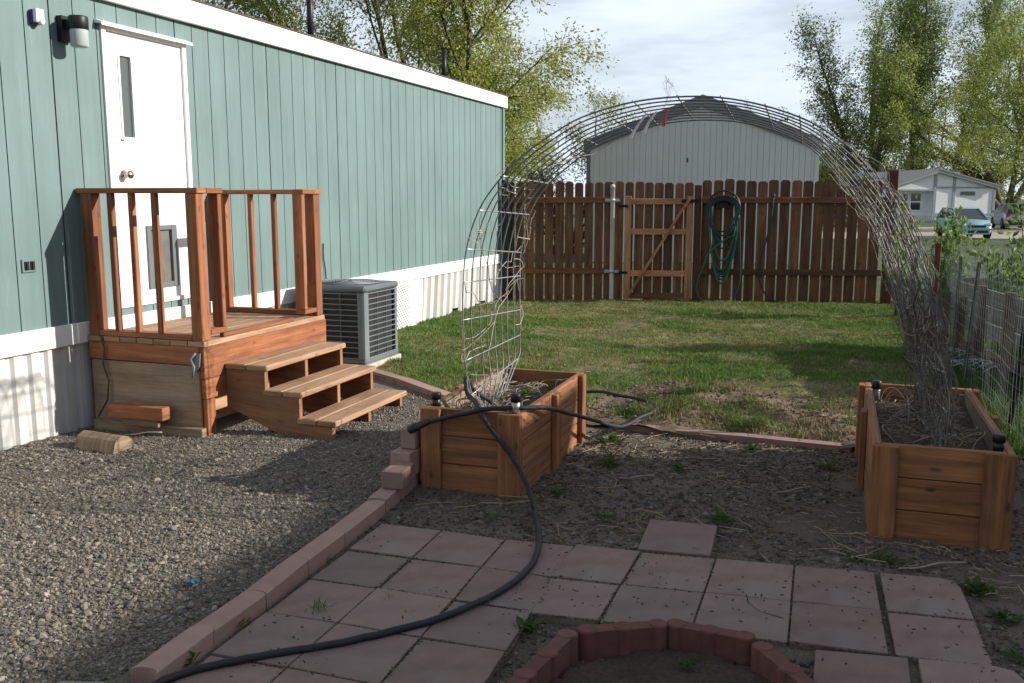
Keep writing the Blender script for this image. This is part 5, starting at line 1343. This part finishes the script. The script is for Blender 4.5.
# saplings in the right yard
def sapling(n, u, h, k, lab, seed, sp=.22):
    rn = random.Random(seed); o = thing('leafy_sapling', lab, 'sapling', (n, u, 0), 'H', 'young leafy saplings beyond the wire fence'); mb = MB(); P = []; D = []
    for s in range(6):
        a = rn.uniform(0, 6.28); p = Vector((n+rn.gauss(0, .03), u+rn.gauss(0, .03), -.05)); d_ = Vector((math.cos(a)*sp, math.sin(a)*sp, 1)).normalized(); pts = [p.copy()]; hh_ = h*rn.uniform(.6, 1.05)
        for i in range(9):
            d_ = (d_+Vector((rn.gauss(0, .06), rn.gauss(0, .06), .03))).normalized(); p = p+d_*hh_/9; pts.append(p.copy())
            if i > 2:
                for _ in range(k//6//6):
                    P.append(tuple(p+Vector((rn.gauss(0, .07), rn.gauss(0, .07), rn.gauss(0, .06))))); D.append(tuple(d_))
        mb.tube(pts, [.010*(1-.7*i/9) for i in range(10)], 5, False)
    mb.build('stem', M['stem'], o)
    P = np.array(P); D = np.array(D); pal = np.array([(.17, .27, .045), (.22, .32, .055), (.13, .21, .04)]); c = pal[rng.integers(0, 3, len(P))]*rng.uniform(.8, 1.25, (len(P), 1))
    leaf_mesh('foliage', P, D, .075, .5, c, o, tuple(o['_b']), -.2)
for (x, y, h, k, lab, sd, sp) in ((4.50, 9.6, 1.38, 1000, 'bright green sapling in front of the teal hatchback', 1, .10), (4.95, 9.2, 1.50, 900, 'bright green sapling at the right edge in front of the silver car', 2, .16), (5.05, 12.1, 1.50, 480, 'small sapling against the distant house beside the arch', 3, .07),
                                 (5.6, 9.3, 1.25, 800, 'sapling at the far right beyond the timber bin', 4, .16)):
    n_, u_ = inv(x, y); sapling(n_, u_, h, k, lab, sd, sp)

# ================================================================== SMALL WEEDS AND SCRAPS
def weed(n, u, z, size, k, lab, seed, grassy=False):
    rn = np.random.default_rng(seed); V = []; F = []; C = []
    for i in range(k):
        a = rn.uniform(0, 6.283); l = size*rn.uniform(.5, 1.2); el = rn.uniform(.15, 1.1) if not grassy else rn.uniform(.5, 1.3); w = l*(rn.choice([.10, .16, .24]) if not grassy else .035)
        d_ = np.array([math.cos(a)*math.cos(el), math.sin(a)*math.cos(el), math.sin(el)]); s_ = np.array([-math.sin(a), math.cos(a), 0]); o0 = np.array([n, u, z])+np.array([rn.normal(0, size*.36), rn.normal(0, size*.36), rn.uniform(0, size*.1)])
        i0 = len(V); V += [o0, o0+d_*l*.5-s_*w, o0+d_*l*.55+s_*w, o0+d_*l-np.array([0, 0, l*.18])]; F += [(i0, i0+1, i0+3, i0+2)]; c = np.array([(.075, .135, .028), (.10, .165, .035), (.06, .11, .025)])[rn.integers(0, 3)]*rn.uniform(.8, 1.2); C += [c]*4
    o = np_mesh('weed', np.array(V), np.array(F), M['leaf'], np.array(C), None, (n, u, z), 'H')
    return tag(o, lab, 'weed', 'small weeds in the mulch and patio')
WE = [(-2.0, 2.42, .02, .05, 22, 'small weed at the near end of the kerb beside the hose', 0), (-2.0, 2.72, .02, .045, 16, 'small weed at the first joint of the kerb stones', 0), (-1.78, 2.90, .024, .055, 46, 'grass tuft growing between pavers beside the hose', 1), (-1.59, 3.08, .024, .03, 12, 'tiny grass sprig in the paver joint past the tuft', 1),
      (-.99, 3.05, .0, .07, 26, 'leafy weed on bare soil between the pavers and fire ring', 0), (-1.02, 4.35, .0, .05, 22, 'weed in the mulch behind the back row of pavers', 0), (-.46, 4.47, .0, .07, 34, 'leafy weed at the far corner of the lone paver', 0), (-1.54, 4.12, .0, .05, 18, 'weed near the hose in front of the sunny planter', 0),
      (-.8, 5.28, .0, .06, 26, 'weed clump in the middle of the mulch strip', 0), (-1.22, 5.25, .0, .08, 34, 'weed beside the long side of the sunny planter', 0), (-1.3, 5.75, .0, .09, 34, 'weed at the rear corner of the sunny planter', 0), (.14, 4.14, .0, .05, 24, 'weed behind the pavers below the shaded planter', 0), (.27, 4.17, .0, .06, 30, 'second weed behind the pavers below the shaded planter', 0),
      (.60, 3.97, .0, .065, 60, 'large weed at the worn corner of the end paver', 0), (.66, 3.72, .0, .055, 34, 'weed at the outer edge of the second row pavers', 0), (.66, 3.40, .0, .05, 24, 'weed near the outermost front paver', 0), (-2.14, 4.72, .2, .06, 18, 'green sprout squeezed between stacked blocks and planter', 0), (-.46, 5.87, .0, .07, 26, 'weed in the mulch near the lawn edging', 0), (.0, 5.6, .0, .06, 26, 'weed near the far left corner of the shaded planter', 0),
      (-1.78, 5.35, .36, .07, 40, 'green plant on the soil of the sunny planter', 0), (-1.62, 5.55, .36, .07, 34, 'green plant at the sunny planter rear side', 0), (-.40, 2.92, .03, .05, 18, 'weed inside the fire ring near its back wall', 0), (-.75, 2.60, .03, .05, 16, 'weed inside the fire ring on the kerb side', 0), (-1.35, 4.62, .0, .06, 26, 'weed at the front right foot of the sunny planter', 0)]
for i, w in enumerate(WE): weed(w[0], w[1], w[2], w[3], w[4], w[5], 100+i, bool(w[6]))
m = MB(); random.seed(5)
for _ in range(7): m.box((-2.42+random.uniform(-.025, .025), 2.98+random.uniform(-.02, .02), .012+random.uniform(0, .012)), (.03, .018, .004), Matrix.Rotation(random.uniform(0, 3), 3, 'Z') @ Matrix.Rotation(random.uniform(-.6, .6), 3, 'X'), 1)
tag(m.build('plastic_scrap', M['blue'], None, (-2.42, 2.98, 0)), 'small blue plastic scrap lying on the sunny gravel', 'scrap')
random.seed(15)
for (n, u, l, lab) in ((-.15, 5.05, .22, 'pale stick lying in the mulch before the shaded planter'), (.45, 4.15, .30, 'long dry stalk on the ground in front of the shaded planter'), (-1.0, 5.0, .2, 'bent dry twig in the mulch beside the sunny planter'), (-4.3, 5.0 if False else 4.88, .25, 'pale stick on the gravel by the log')):
    a = random.uniform(-.6, .6); p = Vector((n, u, .02)); m = MB(); m.tube(catmull([p+Vector((math.cos(a)*l*t, math.sin(a)*l*t, .012*math.sin(t*5)+random.uniform(0, .006))) for t in (-.5, -.2, .1, .5)], 3), .005, 5); tag(m.build('dry_stick', M['vine'], None, (n, u, .0)), lab, 'stick')

# ================================================================== UNSEEN HOME ADDED ON THE RIGHT (its roof is there to shade the patio)
nb = thing('neighbour_home', 'low white neighbouring home standing right of the garden, outside the picture', 'house', (9, 0, 0), 'H')
e0, e1, na, nbk, ze = -14., 8.6, 8.6, 12.8, 4.66
m = MB(); m.bx(na+.3, nbk-.3, e0, e1-.25, -.1, ze-.02, 1.); m.build('wall', M['hwall'], nb)
m = MB(); nm_ = (na+nbk)/2; m.prism([(na, e0, ze), (nm_, e0, ze+.45), (nbk, e0, ze), (nbk, e0, ze-.12), (na, e0, ze-.12)], (0, e1-e0, 0)); m.build('roof', M['hroof'], nb)
rb = thing('rear_home', 'grey home standing behind the photographer, outside the picture', 'house', (2, -13, 0), 'W')  # added out of view to block low sky light from behind
m = MB(); m.bx(-9, 13, -16.6, -12.0, -.1, 3.6, 1.); m.build('wall', M['htrim'], rb)
m = MB(); m.prism([(-9.4, -11.6, 3.5), (-9.4, -14.3, 4.9), (-9.4, -17, 3.5), (-9.4, -17, 3.38), (-9.4, -11.6, 3.38)], (22.8, 0, 0)); m.build('roof', M['roofing'], rb)
SH = dict(WILLOW, leaves=5200, leaf=.12, asp=.5, puff=.16, nb=(6, 5, 4), levels=3)
for i, (n, u, h, lv) in enumerate(((5.3, 10.4, 2.0, 4200),)):  # unseen tree, added and sized to shade the lawn's right edge
    x, y = hf(n, u); tree('fruit_tree', ['small thin-leaved fruit tree in the right yard, first along the wire fence', 'small fruit tree in the right yard, second along the wire fence', 'small fruit tree in the right yard, third along the wire fence', 'small fruit tree in the right yard by the far end of the wire fence'][i], (x, y, -.05), h, .06, [(.3, 0, 1, .8), (-.3, .1, 1, .8), (.6, .1, .9, .7), (-.6, -.1, .9, .7)], dict(SH, leaves=lv), 90+i, 'fruit trees in the right yard')

# ================================================================== LIGHT, SKY, CAMERA
SUN_AZ, SUN_EL = R(93.), R(22.)       # azimuth clockwise from +Y
sd = Vector((math.sin(SUN_AZ)*math.cos(SUN_EL), math.cos(SUN_AZ)*math.cos(SUN_EL), math.sin(SUN_EL)))
L = bpy.data.lights.new('sun', 'SUN'); L.energy = 5.0; L.angle = R(.55); L.color = (1., .945, .86)
so = bpy.data.objects.new('sun', L); COL.objects.link(so); so.rotation_euler = sd.to_track_quat('Z', 'Y').to_euler(); so.location = (20, -5, 20)
Wd = bpy.data.worlds.new('World'); S.world = Wd; Wd.use_nodes = True; nt = Wd.node_tree; bg = nt.nodes['Background']
sky = _n(nt, 'ShaderNodeTexSky', sky_type='NISHITA'); sky.sun_disc = False; sky.sun_elevation = SUN_EL; sky.sun_rotation = SUN_AZ; sky.air_density = 1.; sky.dust_density = 1.2; sky.ozone_density = 1.
tc = _n(nt, 'ShaderNodeTexCoord').outputs['Generated']
mp = _n(nt, 'ShaderNodeMapping'); mp.inputs['Scale'].default_value = (1.6, 1.6, 7.5); mp.inputs['Rotation'].default_value = (.05, .10, .4); nt.links.new(tc, mp.inputs['Vector'])
cn = _noise(nt, mp.outputs['Vector'], 1.9, 9, .58)
sx_ = _n(nt, 'ShaderNodeSeparateXYZ'); nt.links.new(tc, sx_.inputs[0])
cf = _ramp(nt, cn, [(.36, (.45,)*3), (.54, (.86,)*3), (.66, (1,)*3)])
low = _ramp(nt, sx_.outputs['Z'], [(.0, (1,)*3), (.20, (1,)*3), (.5, (.40,)*3)])   # cloud deck thins towards the zenith
sk = _mix(nt, 'MIX', _mix(nt, 'MULTIPLY', 1., cf, low), sky.outputs['Color'], (11.9, 13.2, 15.0))
nt.links.new(sk, bg.inputs['Color']); bg.inputs['Strength'].default_value = .06
cam = bpy.data.cameras.new('camera'); co = bpy.data.objects.new('camera', cam); COL.objects.link(co)
cam.sensor_width = 36; cam.lens = 930/1024*36; cam.clip_start = .05; cam.clip_end = 5000
co.location = (0, 0, 1.57); co.rotation_euler = (R(90-8.7716), 0, 0); S.camera = co
S.view_settings.view_transform = 'Standard'; S.view_settings.look = 'None'; S.view_settings.gamma = 1; S.view_settings.exposure = .36
S.view_settings.use_curve_mapping = False
S.cycles.max_bounces = 6; S.cycles.transparent_max_bounces = 6; S.cycles.use_denoising = True

for o in S.objects:
    if '_b' in o: del o['_b']
